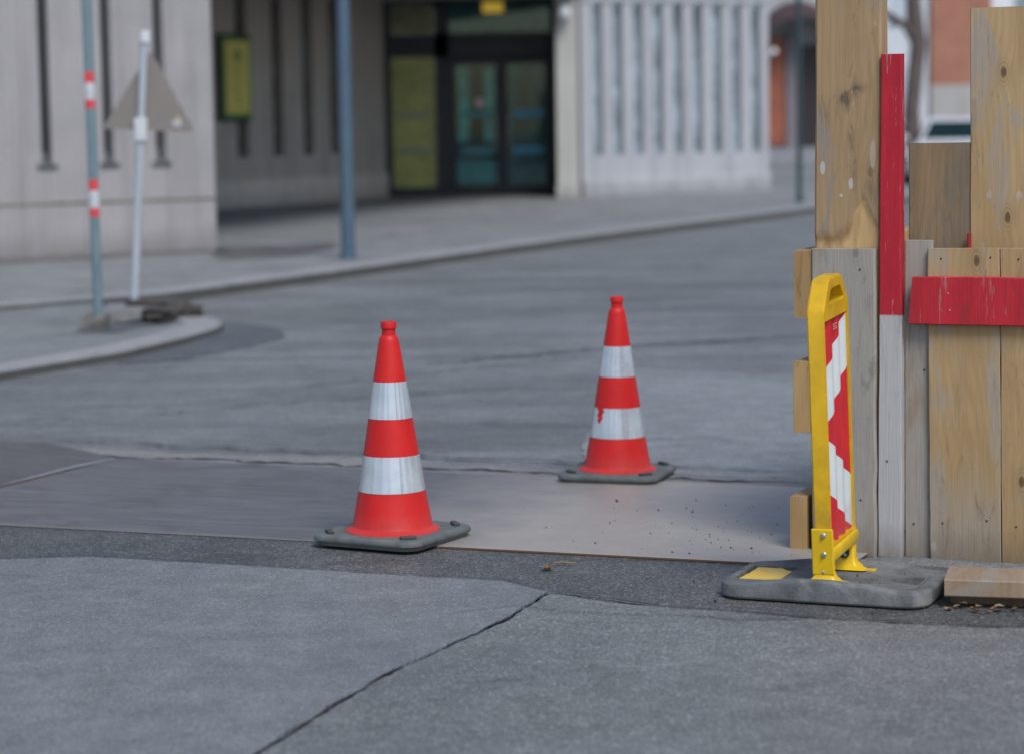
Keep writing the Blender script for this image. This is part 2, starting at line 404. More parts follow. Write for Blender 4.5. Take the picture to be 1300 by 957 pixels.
# pavement (far side) and the flush island in front of it
KL = [(-9.0, 12.6), (-5.4, 16.9), (-3.7, 18.75), (-2.795, 19.66), (-1.58, 22.234), (-.233, 25.354), (1.436, 28.945), (4.337, 34.8), (9, 43.5), (14, 52), (40, 95)]
def offset(pl, d):
    out = []
    for i, p in enumerate(pl):
        a = Vector(pl[max(i - 1, 0)]); b = Vector(pl[min(i + 1, len(pl) - 1)]); t = (b - a).normalized()
        out.append((p[0] - t.y * d, p[1] + t.x * d))
    return out
def strip_solid(name, A, B, z0, z1, mat):
    bm = bmesh.new()
    prev = None
    for (ax, ay), (bx, by) in zip(A, B):
        cur = [bm.verts.new(q) for q in ((ax, ay, z0), (ax, ay, z1 - .012), (ax * .96 + bx * .04, ay * .96 + by * .04, z1), (bx, by, z1), (bx, by, z0))]
        if prev:
            for k in range(4): bm.faces.new((prev[k], cur[k], cur[k + 1], prev[k + 1]))
        prev = cur
    return kind(obj(name, bm, mat))
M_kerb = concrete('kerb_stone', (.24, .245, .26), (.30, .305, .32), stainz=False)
def darken_upright(mt):  # darkens the base colour by face normal, most on upright faces
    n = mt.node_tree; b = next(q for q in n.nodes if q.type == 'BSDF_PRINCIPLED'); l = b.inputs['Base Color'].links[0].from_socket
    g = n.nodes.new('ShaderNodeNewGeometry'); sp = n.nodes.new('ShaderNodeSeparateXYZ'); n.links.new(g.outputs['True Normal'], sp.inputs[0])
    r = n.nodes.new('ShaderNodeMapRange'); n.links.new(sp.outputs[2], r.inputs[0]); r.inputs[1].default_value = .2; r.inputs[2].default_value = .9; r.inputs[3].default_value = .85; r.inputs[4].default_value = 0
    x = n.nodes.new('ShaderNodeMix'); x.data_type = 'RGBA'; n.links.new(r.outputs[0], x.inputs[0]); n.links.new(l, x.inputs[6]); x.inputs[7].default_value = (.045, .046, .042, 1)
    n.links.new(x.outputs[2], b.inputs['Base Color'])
darken_upright(M_kerb)
KI = offset(KL, .30)
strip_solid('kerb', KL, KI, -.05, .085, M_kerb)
strip_solid('gutter', offset(KL, -.05), offset(KL, .01), -.05, .010, M_gap)
bm = bmesh.new(); W2 = offset(KL, .304)
poly = W2 + [(40, 140), (-60, 140), (-60, 12.6)]
f = bm.faces.new([bm.verts.new((x, y, .08)) for x, y in poly]); bmesh.ops.triangulate(bm, faces=[f])
for f in bm.faces:
    if f.normal.z < 0: f.normal_flip()
kind(obj('pavement', bm, M_walk, recalc=False))
IL = [(-6.5, 3.5), (-4.2, 9.5), (-2.962, 13.894), (-2.413, 15.034), (-2.15, 16.0), (-2.03, 16.6), (-2.03, 17.0), (-2.14, 17.35), (-2.36, 17.75), (-2.62, 18.25), (-2.95, 19.0)]
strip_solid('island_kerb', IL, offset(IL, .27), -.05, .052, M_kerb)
strip_solid('gutter', offset(IL[:5], -.035), offset(IL[:5], .01), -.05, .010, M_gap)
bm = bmesh.new(); P = offset(IL, .272) + [(-3.3, 19.15), (-3.7, 18.9), (-5.4, 17.1), (-9, 12.9), (-30, 12.9), (-30, 3.5)]
f = bm.faces.new([bm.verts.new((x, y, .046)) for x, y in P]); bmesh.ops.triangulate(bm, faces=[f])
for f in bm.faces:
    if f.normal.z < 0: f.normal_flip()
kind(obj('island_pavement', bm, M_isl, recalc=False))
kind(sheet('pavement_stain', [(-2.98, 16.45), (-2.72, 16.35), (-2.45, 16.85), (-2.36, 17.4), (-2.75, 17.6), (-2.95, 17.0)], .051, M_new, .05, .04, 41))
kind(sheet('pavement_stain', [(-6.2, 24.2), (-5.29, 24.98), (-3.30, 26.16), (-2.9, 25.7), (-3.6, 25.1), (-5.2, 24.0), (-6.2, 23.2)], .084, plain('brown_pavement_dirt', (.125, .115, .115), .9, var=.35, scale=5), .08, .06, 45))
kind(sheet('pavement_stain', [(-3.2, 26.4), (-1.95, 27.1), (-1.9, 26.0), (-2.2, 24.5), (-2.9, 24.1), (-3.1, 25.2)], .084, plain('damp_pavement', (.115, .115, .118), .55, var=.3, scale=4), .08, .07, 46))
kind(sheet('paving_band', [(-3.6, 33.0), (.9, 31.5), (3.6, 35.2), (-1.9, 38.6)], .084, M_walk, .2, .05, 43))

# ------------------------------------------------------------------ steel road plates
def steel(name, tint=1.0, warm=0., dust=0.):
    m = Mat(name); v = m.obj(); x, y, z = m.sep(v)
    st = m.noise(m.comb(m.math('MULTIPLY', x, 1.6), m.math('MULTIPLY', y, 26.0), z), 1.0, 6, .65, .4)
    st2 = m.noise(m.comb(m.math('MULTIPLY', x, 4.0), m.math('MULTIPLY', y, 90.0), z), 1.0, 4, .6)
    a = (.092 * tint + warm, .093 * tint + warm * .5, .104 * tint)
    b = (.165 * tint + warm, .168 * tint + warm * .6, .185 * tint)
    c = m.mix(m.ramp(st, [(.3, 0), (.7, 1)]), a, b)
    c = m.mix(m.ramp(st2, [(.5, 0), (.72, .5)]), c, (.26, .27, .29))
    blot = m.noise(v, 2.2, 7, .7, .8)
    c = m.mix(m.ramp(blot, [(.5, 0), (.68, .45)]), c, [q * .55 for q in a])
    if dust:
        d = m.ramp(m.math('ADD', x, m.math('MULTIPLY', m.noise(v, 2.5, 5, .6, .5), .9)), [(.25, 0), (1.2, dust)])
        c = m.mix(d, c, m.mix(m.noise(v, 9, 5, .65), (.33, .305, .285), (.44, .40, .355)))
        r = m.math('ADD', x, m.math('MULTIPLY', m.noise(v, 6, 6, .7, .8), .55))
        c = m.mix(m.ramp(r, [(1.30, 0), (1.85, .6)]), c, (.22, .12, .055))
    e = m.math('ADD', y, m.math('MULTIPLY', m.noise(v, 18, 4), .02))
    sp = m.math('GREATER_THAN', m.noise(v, 120, 2), .735)
    c = m.mix(m.math('MULTIPLY', sp, .45), c, (.05, .045, .04))
    m.set(color=c, rough=m.ramp(st, [(.3, .42), (.7, .62)]), metal=.25, spec=.5, normal=m.bump(m.math('ADD', st2, m.noise(v, 3, 3)), .15, .004))
    return m.m
me_ = Mat('plate_edge'); v_ = me_.obj()
me_.set(color=me_.mix(me_.ramp(me_.math('ADD', me_.sep(v_)[0], me_.math('MULTIPLY', me_.noise(v_, 7, 5), .8)), [(.45, 0), (.75, 1)]), (.20, .20, .21), (.12, .062, .034)), rough=.75)
M_edge = me_.m
M_steel1 = steel('dusty_steel', .92, .010, .85); M_steel2 = steel('brown_steel', .70, .016)
def road_plate(P, mat, label, extra=None, z0=.006, th=.008):
    c = sum((Vector(p) for p in P), Vector((0, 0))) / len(P)
    d = (Vector(P[1]) - Vector(P[0])).normalized(); ang = math.atan2(d.y, d.x)
    M = T((c.x, c.y, z0)) @ RZ(ang); Mi = M.inverted()
    L = [(Mi @ Vector((*p, z0)))[:2] for p in P]
    o = bmesh.new(); prism(o, L, 0, th)
    bmesh.ops.bevel(o, geom=[e for e in o.edges if abs(e.verts[0].co.z - e.verts[1].co.z) < 1e-6 and e.verts[0].co.z > .005], offset=.0015, segments=1, affect='EDGES')
    r = obj('steel_road_plate', o, mat, None, M)
    r.data.materials.append(M_edge)
    for p in r.data.polygons:
        if abs(p.normal.z) < .3: p.material_index = 1
    tag(r, label, 'road plate')
    return r
road_plate([(-2.36, 8.953), (1.06, 7.655), (1.70, 9.09), (-1.723, 10.44)], M_steel1, 'wide grey steel road plate under the nearer cone, rusty at its right end')
road_plate([(-5.2, 10.0), (-2.375, 8.965), (-1.74, 10.47), (-2.15, 11.0), (-5.0, 12.0)], M_steel2, 'brownish steel road plate at the left, beside the wide dusty plate', z0=.0065)
# the raised bright lip where the two plates meet
bm = bmesh.new(); tube(bm, [(-1.735, 10.41, .016), (-1.86, 10.18, .017), (-2.0, 9.90, .014), (-2.16, 9.55, .010)], [.004, .008, .005, .001], 8)
tag(obj('weld_strip', bm, plain('bright_steel', (.27, .285, .31), .4, .4), None, None, 40), 'bright raised steel strip along the seam between the two road plates', 'metal strip')

# ------------------------------------------------------------------ traffic cones
def m_cone():
    m = Mat('orange_red_pvc'); v = m.obj(True)
    n = m.noise(v, 9, 5, .6, .3)
    c = m.mix(m.ramp(n, [(.35, 0), (.7, 1)]), (.50, .011, .012), (.58, .017, .015))
    sc = m.ramp(m.noise(m.map(v, (60, 60, 12)), 1.0, 5, .7), [(.60, 0), (.72, .4)])
    c = m.mix(sc, c, (.26, .018, .018))
    du = m.ramp(m.math('ADD', m.sep(m.obj())[2], m.math('MULTIPLY', m.noise(m.map(v, (30, 30, 12)), 1.0, 6, .7), .12)), [(.09, .30), (.17, 0)])
    c = m.mix(du, c, (.34, .10, .085))
    sp = m.math('GREATER_THAN', m.noise(v, 150, 2), .74)
    c = m.mix(m.math('MULTIPLY', sp, .4), c, (.12, .05, .045))
    m.set(color=c, rough=m.ramp(n, [(.3, .42), (.7, .58)]), spec=.32, normal=m.bump(m.noise(v, 40, 3), .06, .004))
    return m.m
def m_film():
    m = Mat('retroreflective_film'); v = m.obj(True)
    x, y, z = m.sep(v)
    cell = m.voro(v, 420, 'Distance')
    n = m.noise(v, 11, 5, .65, .3)
    c = m.mix(m.ramp(n, [(.35, 0), (.72, 1)]), (.50, .55, .62), (.40, .44, .50))
    c = m.mix(m.ramp(cell, [(.3, 0), (.8, .12)]), c, (.35, .37, .40))
    sc = m.ramp(m.noise(m.map(v, (22, 22, 60)), 1.0, 6, .75, .8), [(.64, 0), (.70, .55)])
    c = m.mix(sc, c, (.26, .26, .28))
    m.set(color=c, rough=m.ramp(n, [(.3, .18), (.7, .30)]), spec=.7, metal=.30, coat=.6, coatr=.10, normal=m.bump(m.noise(m.map(v, (55, 55, 3)), 1.0, 3, .5), .22, .006))
    return m.m
M_cone, M_film = m_cone(), m_film()
M_rub = plain('recycled_rubber', (.105, .122, .126), .75, var=.3, scale=22, bump=.35, dirt=(.17, .16, .14), dirt_amt=.45)
M_rubd = plain('dark_rubber', (.045, .052, .054), .8, var=.3, scale=30, bump=.2)
CP = [(.164, .036), (.163, .040), (.150, .046), (.1405, .053), (.1375, .060), (.116, .1765), (.0967, .300), (.0764, .4275), (.0573, .553), (.0355, .690), (.0335, .698), (.0285, .707), (.0240, .711), (.0232, .732), (.0275, .7345), (.0278, .753), (.0262, .757), (.018, .757), (.017, .745)]
def rad_at(z):
    for (r0, z0), (r1, z1) in zip(CP, CP[1:]):
        if z0 <= z <= z1: return r0 + (r1 - r0) * (z - z0) / (z1 - z0)
def make_cone(label, M, tear=None, plate_yaw=0.):
    root = thing('traffic_cone', label, 'traffic cone', M, 'red and white traffic cones on the road')
    bm = bmesh.new(); lathe(bm, CP, 96)
    bmesh.ops.contextual_create(bm, geom=[e for e in bm.edges if e.is_boundary and e.verts[0].co.z > .7])
    obj('cone_body', bm, M_cone, root, None, 28)
    for bi, (z0, z1) in enumerate(((.1765, .300), (.4275, .553))):
        bm = bmesh.new(); N, K = 128, 14
        grid = [[None] * (N + 1) for _ in range(K + 1)]
        for k in range(K + 1):
            z = z0 + (z1 - z0) * k / K; r = rad_at(z) + .0011
            for i in range(N + 1):
                a = -R(100) + 2 * math.pi * i / N - plate_yaw
                rr = r + (.0012 if i == 0 else 0)
                for ca, ch_ in ((-118, .0016), (-104, .0012), (-74, .0014), (-60, .0010), (-136, .0014), (-40, .0012)):
                    rr += ch_ * math.exp(-(((math.degrees(a + plate_yaw * .5) - ca + 180) % 360 - 180) / 2.6) ** 2)                   # overlapping seam of the wrapped film
                grid[k][i] = bm.verts.new((rr * math.cos(a), rr * math.sin(a), z))
        for k in range(K):
            for i in range(N):
                a = math.degrees(-R(100) + 2 * math.pi * (i + .5) / N - plate_yaw)
                if tear and bi == 0:
                    a_t = (a + 90 + math.degrees(plate_yaw) + 180 + 720) % 360 - 180        # angle from the side facing -y
                    zz = (k + .5) / K
                    wob = 2.5 * math.sin(k * 2.3)
                    if zz > .60 and -74 + wob + (1 - zz) * 8 < a_t < -52 - (1 - zz) * 16 + wob * .5: continue
                    if .52 < zz <= .60 and -69 < a_t < -62: continue
                bm.faces.new((grid[k][i], grid[k][i + 1], grid[k + 1][i + 1], grid[k + 1][i]))
        obj('reflective_band', bm, M_film, root, None, 60)
    a, c = .214, .05
    def outl(s, z): 
        o = []
        for x, y in rrect(a - s, a - s, .058, 6): o.append((x, y, z))
        return o
    bm = bmesh.new()
    layers(bm, [outl(.012, .002), outl(.008, .013), outl(.003, .0145), outl(0, .019), outl(0, .028), outl(.003, .034), outl(.010, .0375), outl(.02, .0385), outl(.045, .037)])
    Mp = RZ(plate_yaw)
    pl = obj('rubber_base', bm, M_rub, root, Mp, 35)
    for sx in (-1, 1):
        for sy in (-1, 1):
            bm = bmesh.new(); box(bm, -.028, .028, -.011, .011, 0, .012, None, .003)
            obj('stacking_lug', bm, M_rubd, pl, T((sx * .158, sy * .158, .037)) @ RZ(R(45 if sx * sy < 0 else -45)))
    return root
make_cone('nearer traffic cone with unbroken white bands, on the front edge of the plate', T((-.424, 8.29, .014)) @ RZ(0) @ RY(R(0)), plate_yaw=R(-29))
make_cone('farther traffic cone with a torn lower white band, at the back edge of the plate', T((.418, 9.67, .010)) @ RY(R(.4)) @ Matrix.Scale(.965, 4), tear=True, plate_yaw=R(-17))

# ------------------------------------------------------------------ guide beacon
M_yel = plain('yellow_plastic', (.62, .37, .004), .45, var=.16, scale=11, bump=.08, dirt=(.22, .15, .04), dirt_amt=.6)
M_yelm = plain('yellow_paint', (.68, .44, .006), .38, var=.10, scale=12, bump=.08, dirt=(.22, .16, .04), dirt_amt=.5)
M_zinc = plain('zinc', (.45, .47, .50), .35, .8)
M_foot = plain('beacon_rubber', (.120, .130, .138), .8, var=.4, scale=14, bump=.6, dirt=(.26, .25, .24), dirt_amt=.7)
def m_stripes():
    m = Mat('beacon_sheet'); v = m.obj(); x, y, z = m.sep(v)
    az = m.math('ABSOLUTE', z)
    d = m.math('SUBTRACT', az, m.math('MULTIPLY', m.math('ADD', y, .120), .70))     # arrow pattern, mirrored about the middle
    white = m.math('MULTIPLY', m.math('GREATER_THAN', d, .0), m.math('LESS_THAN', d, .165))
    n = m.noise(v, 9, 5, .65)
    red = m.mix(m.ramp(n, [(.35, 0), (.7, 1)]), (.58, .014, .022), (.46, .012, .03))
    wh = m.mix(m.ramp(n, [(.35, 0), (.7, 1)]), (.62, .66, .67), (.54, .58, .60))
    c = m.mix(white, red, wh)
    dirt = m.ramp(m.math('ADD', m.math('MULTIPLY', z, -1.0), m.math('MULTIPLY', m.noise(m.map(v, (30, 30, 14)), 1.0, 6, .7), .35)), [(.42, 0), (.60, .5)])
    c = m.mix(dirt, c, (.30, .13, .12))
    m.set(color=c, rough=.28, spec=.55)
    return m.m
def make_beacon():
    root = thing('guide_beacon', 'yellow framed guide beacon with red and white stripes on a grey rubber foot', 'guide beacon', T((.978, 7.285, .010)) @ RZ(R(-22.5)))
    # foot
    A, B = .322, .205
    def bulge(x): return .022 * max(0, math.cos(x / .26 * math.pi / 2)) ** 1.2 if abs(x) < .26 else 0
    def o_(s, z, rim=0., drop=0.):
        pts = []
        for x, y in rrect(A - s, B - s, max(.012, .075 - s * .6), 10):
            # densify is not needed on the corners; the long sides get extra points
            pts.append((x, y))
        out = []
        n = len(pts)
        for i in range(n):
            x0, y0 = pts[i]; x1, y1 = pts[(i + 1) % n]
            k = 14 if i % 11 == 10 else 1
            for j in range(k):
                x = x0 + (x1 - x0) * j / k; y = y0 + (y1 - y0) * j / k
                out.append((x, y, z + rim * bulge(x) - drop))
        return out
    bm = bmesh.new()
    layers(bm, [o_(.004, 0), o_(.0, .006), o_(.0, .030, 1), o_(.003, .039, 1), o_(.009, .044, 1), o_(.020, .046, 1), o_(.040, .0465, .9), o_(.043, .0435, .8), o_(.046, .0435, .75), o_(.075, .044, .3), o_(.11, .044), o_(.15, .044)])
    foot = obj('rubber_foot', bm, M_foot, root, None, 30)
    cut = bmesh.new(); prism(cut, [(.18, -.045), (.285, -.055), (.285, .030), (.26, .035)] if False else [(.275 if t > 90 or t < -90 else 0, 0) for t in ()] or
          [(.265, -.055)] + [(.265 - .095 * math.sin(R(t)), -.055 * math.cos(R(t))) for t in range(10, 171, 16)] + [(.265, .055)], .020, .09)
    bmesh.ops.recalc_face_normals(cut, faces=cut.faces)
    me = bpy.data.meshes.new('c'); cut.to_mesh(me); cut.free(); co = link('cutter', me, None, root); boolean(foot, co)
    cut = bmesh.new(); box(cut, -.285, -.150, -.115, .105, .030, .09); bmesh.ops.recalc_face_normals(cut, faces=cut.faces)
    me = bpy.data.meshes.new('c'); cut.to_mesh(me); cut.free(); co = link('cutter', me, None, root); boolean(foot, co)
    bm = bmesh.new()
    r = random.Random(4); P = ragged([(-.276, -.110), (-.152, -.110), (-.152, .060), (-.180, .075), (-.195, .098), (-.276, .100)], .012, .004, 6)
    prism(bm, P, .030, .0405); obj('yellow_reflector', bm, M_yelm, root)
    bm = bmesh.new(); tube(bm, [(.12, -.135, .0475), (.2, -.140, .046), (.245, -.138, .0455), (.272, -.12, .0455), (.274, 0, .0455), (.272, .10, .0455)], .0022, 6)
    obj('rim_bead', bm, M_foot, foot)
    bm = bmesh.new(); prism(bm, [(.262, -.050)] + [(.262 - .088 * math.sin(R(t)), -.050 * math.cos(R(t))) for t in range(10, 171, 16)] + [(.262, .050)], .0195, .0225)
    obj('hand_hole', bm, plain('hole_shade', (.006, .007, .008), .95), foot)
    # two socket feet
    for sy in (-1, 1):
        bm = bmesh.new()
        cy = sy * .128
        n = 20; poly = []
        for i in range(n + 1):
            t = math.pi * i / n
            poly.append((.095 * math.cos(t), .004 + .064 * math.sin(t)))
        Mx = T((0, cy, .044)) @ (RZ(math.pi) if sy < 0 else Matrix())
        prism(bm, poly + [(-.095, -.022), (.095, -.022)], 0, .006, Mx)
        # flared neck
        layers(bm, [[(Mx @ Vector((x * s, y * s2, z))) for x, y in rrect(.030, .022, .008, 3)] for s, s2, z in ((2.3, 1.9, .005), (1.6, 1.45, .010), (1.12, 1.08, .024), (.93, .95, .04), (.90, .9, .135))])
        ft = obj('socket_foot', bm, M_yelm, root, None, 40)
        for z in (.060, .110) if sy < 0 else (.066,):
            bm = bmesh.new(); lathe(bm, [(.0065, 0), (.0065, .003), (.004, .005), (.0005, .0055)], 14, T((0, cy - .0205, z + .025)) @ RX(math.pi / 2), cap=False)
            obj('bolt', bm, M_zinc, ft, None, 40)
        if sy > 0:
            bm = bmesh.new(); Ms = T((-.002, cy - .0215, .100)) @ RX(math.pi / 2)
            lathe(bm, [(.0175, 0), (.0175, .006), (.012, .007), (.011, .002), (.0, .001)], 20, Ms)
            obj('pivot_bolt', bm, M_rubd, ft, None, 40)
            bm = bmesh.new(); lathe(bm, [(.006, .003), (.006, .009), (.0, .010)], 12, Ms); obj('bolt', bm, M_zinc, ft, None, 40)
    # panel: leans a little forward and to the left
    MP = T((0, 0, .135)) @ RX(R(3.2)) @ RY(R(-.9))
    W_, TH = .145, .026
    z0, zc, zt = 0.0, .735, .832
    outer = [(-W_, z0), (W_, z0), (W_, zc), (W_ - .012, zc + .022), (.078, zt - .006), (.060, zt), (-.060, zt), (-.078, zt - .006), (-W_ + .012, zc + .022), (-W_, zc)]
    win = [(-W_ + .009, .035), (W_ - .022, .035), (W_ - .022, .710), (-W_ + .009, .710)]
    hole = [(-.080, .752), (.080, .752), (.086, .762), (.056, .796), (.046, .800), (-.046, .800), (-.056, .796), (-.086, .762)]
    bm = bmesh.new()
    # outer frame as a prism along x
    def yz_prism(poly, x0, x1):
        a = [bm.verts.new((x0, y, z)) for y, z in poly]; b = [bm.verts.new((x1, y, z)) for y, z in poly]; n = len(poly)
        bm.faces.new(a[::-1]); bm.faces.new(b)
        for i in range(n): bm.faces.new((a[i], a[(i + 1) % n], b[(i + 1) % n], b[i]))
    yz_prism(outer, -TH, TH)
    bmesh.ops.recalc_face_normals(bm, faces=bm.faces)
    bmesh.ops.bevel(bm, geom=list(bm.edges), offset=.004, segments=2, affect='EDGES')
    frame = obj('frame', bm, M_yel, root, MP)
    for poly in (win, hole):
        bm = bmesh.new(); yz_prism(poly, -.1, .1); bmesh.ops.recalc_face_normals(bm, faces=bm.faces)
        me = bpy.data.meshes.new('c'); bm.to_mesh(me); bm.free(); co = link('cutter', me, None, root, MP); boolean(frame, co)
    frame.data.shade_smooth(); frame.data.set_sharp_from_angle(angle=R(30))
    # ribbed sheet, both faces
    bm = bmesh.new(); N = 60; ya, yb = win[0][0] - .002, win[1][0] + .002
    cols = []
    for i in range(N + 1):
        y = ya + (yb - ya) * i / N
        x = .015 + .0060 * math.sin(2 * math.pi * (y - ya) / .082 + .8)
        cols.append([bm.verts.new((sx * x, y, z)) for sx in (1, -1) for z in (-.3375, .3375)])
    for a, b in zip(cols, cols[1:]):
        bm.faces.new((a[0], b[0], b[1], a[1])); bm.faces.new((a[3], b[3], b[2], a[2])); bm.faces.new((a[1], b[1], b[3], a[3])); bm.faces.new((a[0], a[2], b[2], b[0]))
    obj('striped_sheet', bm, m_stripes(), root, MP @ T((0, 0, .3725)), 50)
    # maker's plate: two pale lines at the top of the sheet
    bm = bmesh.new()
    for k in range(3): box(bm, .0215, .0222, -.030, .018 - .01 * (k % 2), .686 - k * .007, .6885 - k * .007)
    obj('marking', bm, plain('pale_print', (.55, .30, .30), .5), root, MP)
    # clamp ledge round the foot of the panel
    bm = bmesh.new()
    box(bm, -.034, .034, -W_ - .008, W_ + .008, -.012, .026, None, .007, 2)
    obj('clamp_rail', bm, M_yelm, root, MP, 40)
    bm = bmesh.new(); box(bm, -.0335, .0335, -W_ - .010, -W_ - .002, -.05, .09, None, .003); obj('clamp_cheek', bm, M_yelm, root, MP)
    for z in (.012, .070):
        bm = bmesh.new(); lathe(bm, [(.0085, 0), (.0085, .0025), (.0062, .0045), (.0058, .007), (.0, .0075)], 16, T((.004, -W_ - .010, z)) @ RX(math.pi / 2))
        obj('bolt', bm, M_zinc, root, MP, 40)
make_beacon()

# ------------------------------------------------------------------ wooden barrier
FM = T((1.19, 7.881, .02)) @ RZ(R(-22.6))
fence = thing('wooden_barrier', 'tall site barrier of tan and grey boards with a red rail and red batten', 'barrier', FM)
TAN, TAND = (.46, .325, .175), (.35, .235, .118)
W_post = wood('post_wood', (.40, .275, .155), (.31, .205, .115), grey=.14, greycol=(.28, .24, .20), fresh=-9., splat=.5, stain=.45, knot=.5)
W_grey = wood('grey_wood', (.34, .285, .225), (.24, .195, .15), grey=.62, greycol=(.345, .325, .30), stain=.4, knot=.4)
W_pale = wood('pale_weathered_wood', (.46, .44, .44), (.36, .34, .34), grey=.8, greycol=(.46, .45, .46), stain=.35, knot=.3, paint=(.80, (.50, .022, .040)))
W_tan = wood('tan_board', TAN, TAND, grey=.28, greycol=(.36, .315, .26), lowgrey=.42, splat=.8, stain=.5)
W_tan2 = wood('tan_board_clean', TAN, TAND, grey=.16, greycol=(.34, .30, .26), splat=.6, stain=.45)
W_back = wood('brown_weathered_board', (.30, .215, .13), (.21, .15, .09), grey=.35, greycol=(.19, .155, .12), stain=.55)
W_red = wood('red_painted_rail', (.33, .25, .2), (.25, .2, .16), axis='x', paint=(None, (.54, .028, .044)), stain=.35, knot=.5)
W_end = wood('side_plank_wood', (.45, .30, .14), (.32, .20, .09), axis='x', grey=.12, stain=.4, knot=0)
W_loose = wood('loose_plank_wood', (.33, .25, .18), (.235, .17, .115), axis='x', grey=.3, greycol=(.29, .25, .21), stain=.35, knot=.3)
bs = iter(range(100, 400))
def board(name, x0, x1, z0, z1, yf, t, mat, lean=0., label=None, **kw):
    bm = bmesh.new(); plank(bm, x1 - x0, t, z1 - z0, seed=next(bs), **kw)
    o = obj(name, bm, mat, fence, T(((x0 + x1) / 2, yf, z0 - .02)) @ RY(lean))
    if label: o['label'] = label
    return o
board('facing_board', -.216, .0, 0, 1.016, -.004, .030, W_grey, label='weathered grey facing board on the lower half of the thick post', segs=14, jit=.002, ch=.006)
# upper plank with a torn foot, fixed on the post
def torn_post(w, t, h):
    """squared post with a chunk torn out of its front face just above the facing board"""
    bm = bmesh.new(); nx, nz = 30, 150; fr, bk = [], []
    for k in range(nz + 1):
        z = h * k / nz; e = .0022 * mnoise.noise(Vector((z * 3, 5, 1))); rowf, rowb = [], []
        for i in range(nx + 1):
            x = -w / 2 + w * i / nx; xe = x + (e if i in (0, nx) else 0)
            lim = 1.065 + .115 * math.exp(-((x - .052) / .040) ** 2) + .022 * mnoise.noise(Vector((x * 30, z * 8, 3)))
            d = max(0, min(1, (lim - z) / .022)) * (.006 + .009 * abs(mnoise.noise(Vector((x * 22, z * 9, 8)))))
            if i in (0, nx): d += .006
            rowf.append(bm.verts.new((xe, d, z))); rowb.append(bm.verts.new((xe, t, z)))
        fr.append(rowf); bk.append(rowb)
    for k in range(nz):
        for i in range(nx):
            bm.faces.new((fr[k][i], fr[k][i + 1], fr[k + 1][i + 1], fr[k + 1][i])); bm.faces.new((bk[k][i], bk[k + 1][i], bk[k + 1][i + 1], bk[k][i + 1]))
        bm.faces.new((fr[k][0], fr[k + 1][0], bk[k + 1][0], bk[k][0])); bm.faces.new((fr[k][nx], bk[k][nx], bk[k + 1][nx], fr[k + 1][nx]))
    for i in range(nx):
        bm.faces.new((fr[0][i], bk[0][i], bk[0][i + 1], fr[0][i + 1])); bm.faces.new((fr[nz][i], fr[nz][i + 1], bk[nz][i + 1], bk[nz][i]))
    return bm
def post_marks(mt):
    n = mt.node_tree; m = Mat.__new__(Mat); m.m = mt; m.nt = n
    b = next(q for q in n.nodes if q.type == 'BSDF_PRINCIPLED'); c = b.inputs['Base Color'].links[0].from_socket
    v = m.obj(); x, y, z = m.sep(v)
    def gauss(q, mu, sg): 
        d = m.math('DIVIDE', m.math('SUBTRACT', q, mu), sg)
        return m.math('EXPONENT', m.math('MULTIPLY', m.math('MULTIPLY', d, d), -1.0))
    nz_ = m.noise(m.map(v, (24, 24, 10)), 1.0, 6, .7, .6)
    # fresh torn wood
    lim = m.math('ADD', m.math('ADD', 1.035, m.math('MULTIPLY', gauss(x, .052, .040), .115)), m.math('MULTIPLY', nz_, .06))
    fz = m.ramp(m.math('SUBTRACT', lim, z), [(.0, 0), (.012, 1)])
    c = m.mix(m.math('MULTIPLY', fz, m.ramp(m.noise(m.map(v, (50, 50, 6)), 1.0, 4), [(.35, .95), (.7, .55)])), c, (.50, .335, .16))
    c = m.mix(m.math('MULTIPLY', m.math('MULTIPLY', fz, m.ramp(m.math('SUBTRACT', lim, z), [(.02, 1), (.05, 0)])), m.ramp(x, [(-.0, .6), (.03, 0)])), c, (.20, .115, .05))
    # long dark stain down the middle with two short arms
    wob = m.math('MULTIPLY', m.math('SUBTRACT', m.noise(m.map(v, (3, 3, 6)), 1.0, 3), .5), .03)
    st = m.math('MULTIPLY', gauss(m.math('ADD', x, wob), .020, .011), m.ramp(z, [(.0, 0), (1.0, 1)]))
    st = m.math('MULTIPLY', gauss(m.math('ADD', x, wob), .020, .012), gauss(z, 1.41, .17))
    ar = m.math('MULTIPLY', gauss(x, .020, .045), gauss(m.math('ADD', z, m.math('MULTIPLY', x, -.4)), 1.52, .016))
    a2 = m.math('MULTIPLY', gauss(x, -.005, .02), gauss(z, 1.50, .03))
    st = m.math('MULTIPLY', m.math('ADD', m.math('ADD', st, ar), a2, True), m.ramp(nz_, [(.36, 0), (.58, 1)]))
    c = m.mix(m.math('MULTIPLY', st, .8), c, (.055, .048, .045))
    for px, pz, sx, sz in ((.012, 1.235, .008, .020), (-.083, 1.285, .009, .024), (-.02, 1.195, .006, .006), (.085, 1.33, .010, .05)):
        sp = m.math('MULTIPLY', gauss(x, px, sx), gauss(m.math('ADD', z, m.math('MULTIPLY', nz_, .01)), pz, sz))
        c = m.mix(m.ramp(sp, [(.35, 0), (.5, .75 if sz < .04 else .35)]), c, (.46, .46, .46))
    n.links.new(c, b.inputs['Base Color'])
post_marks(W_post)
up = obj('post', torn_post(.221, .085, 2.25), W_post, fence, T((-.112, .028, -.02)) @ RY(R(.55)), 30)
up['label'] = 'thick tan post with a torn patch of fresh wood above its grey facing board'
board('batten', .003, .083, 0, 1.648, .012, .05, W_pale, R(.25), 'narrow upright batten painted red above and bare grey below', taper=.18, segs=16)
board('board', .086, .176, 0, 1.042, .050, .028, W_grey, label='narrow grey weathered board right of the batten')
board('board', .174, .407, 0, 1.018, .030, .028, W_tan, R(-.5), 'wide tan board with grey smears at its foot', segs=14)
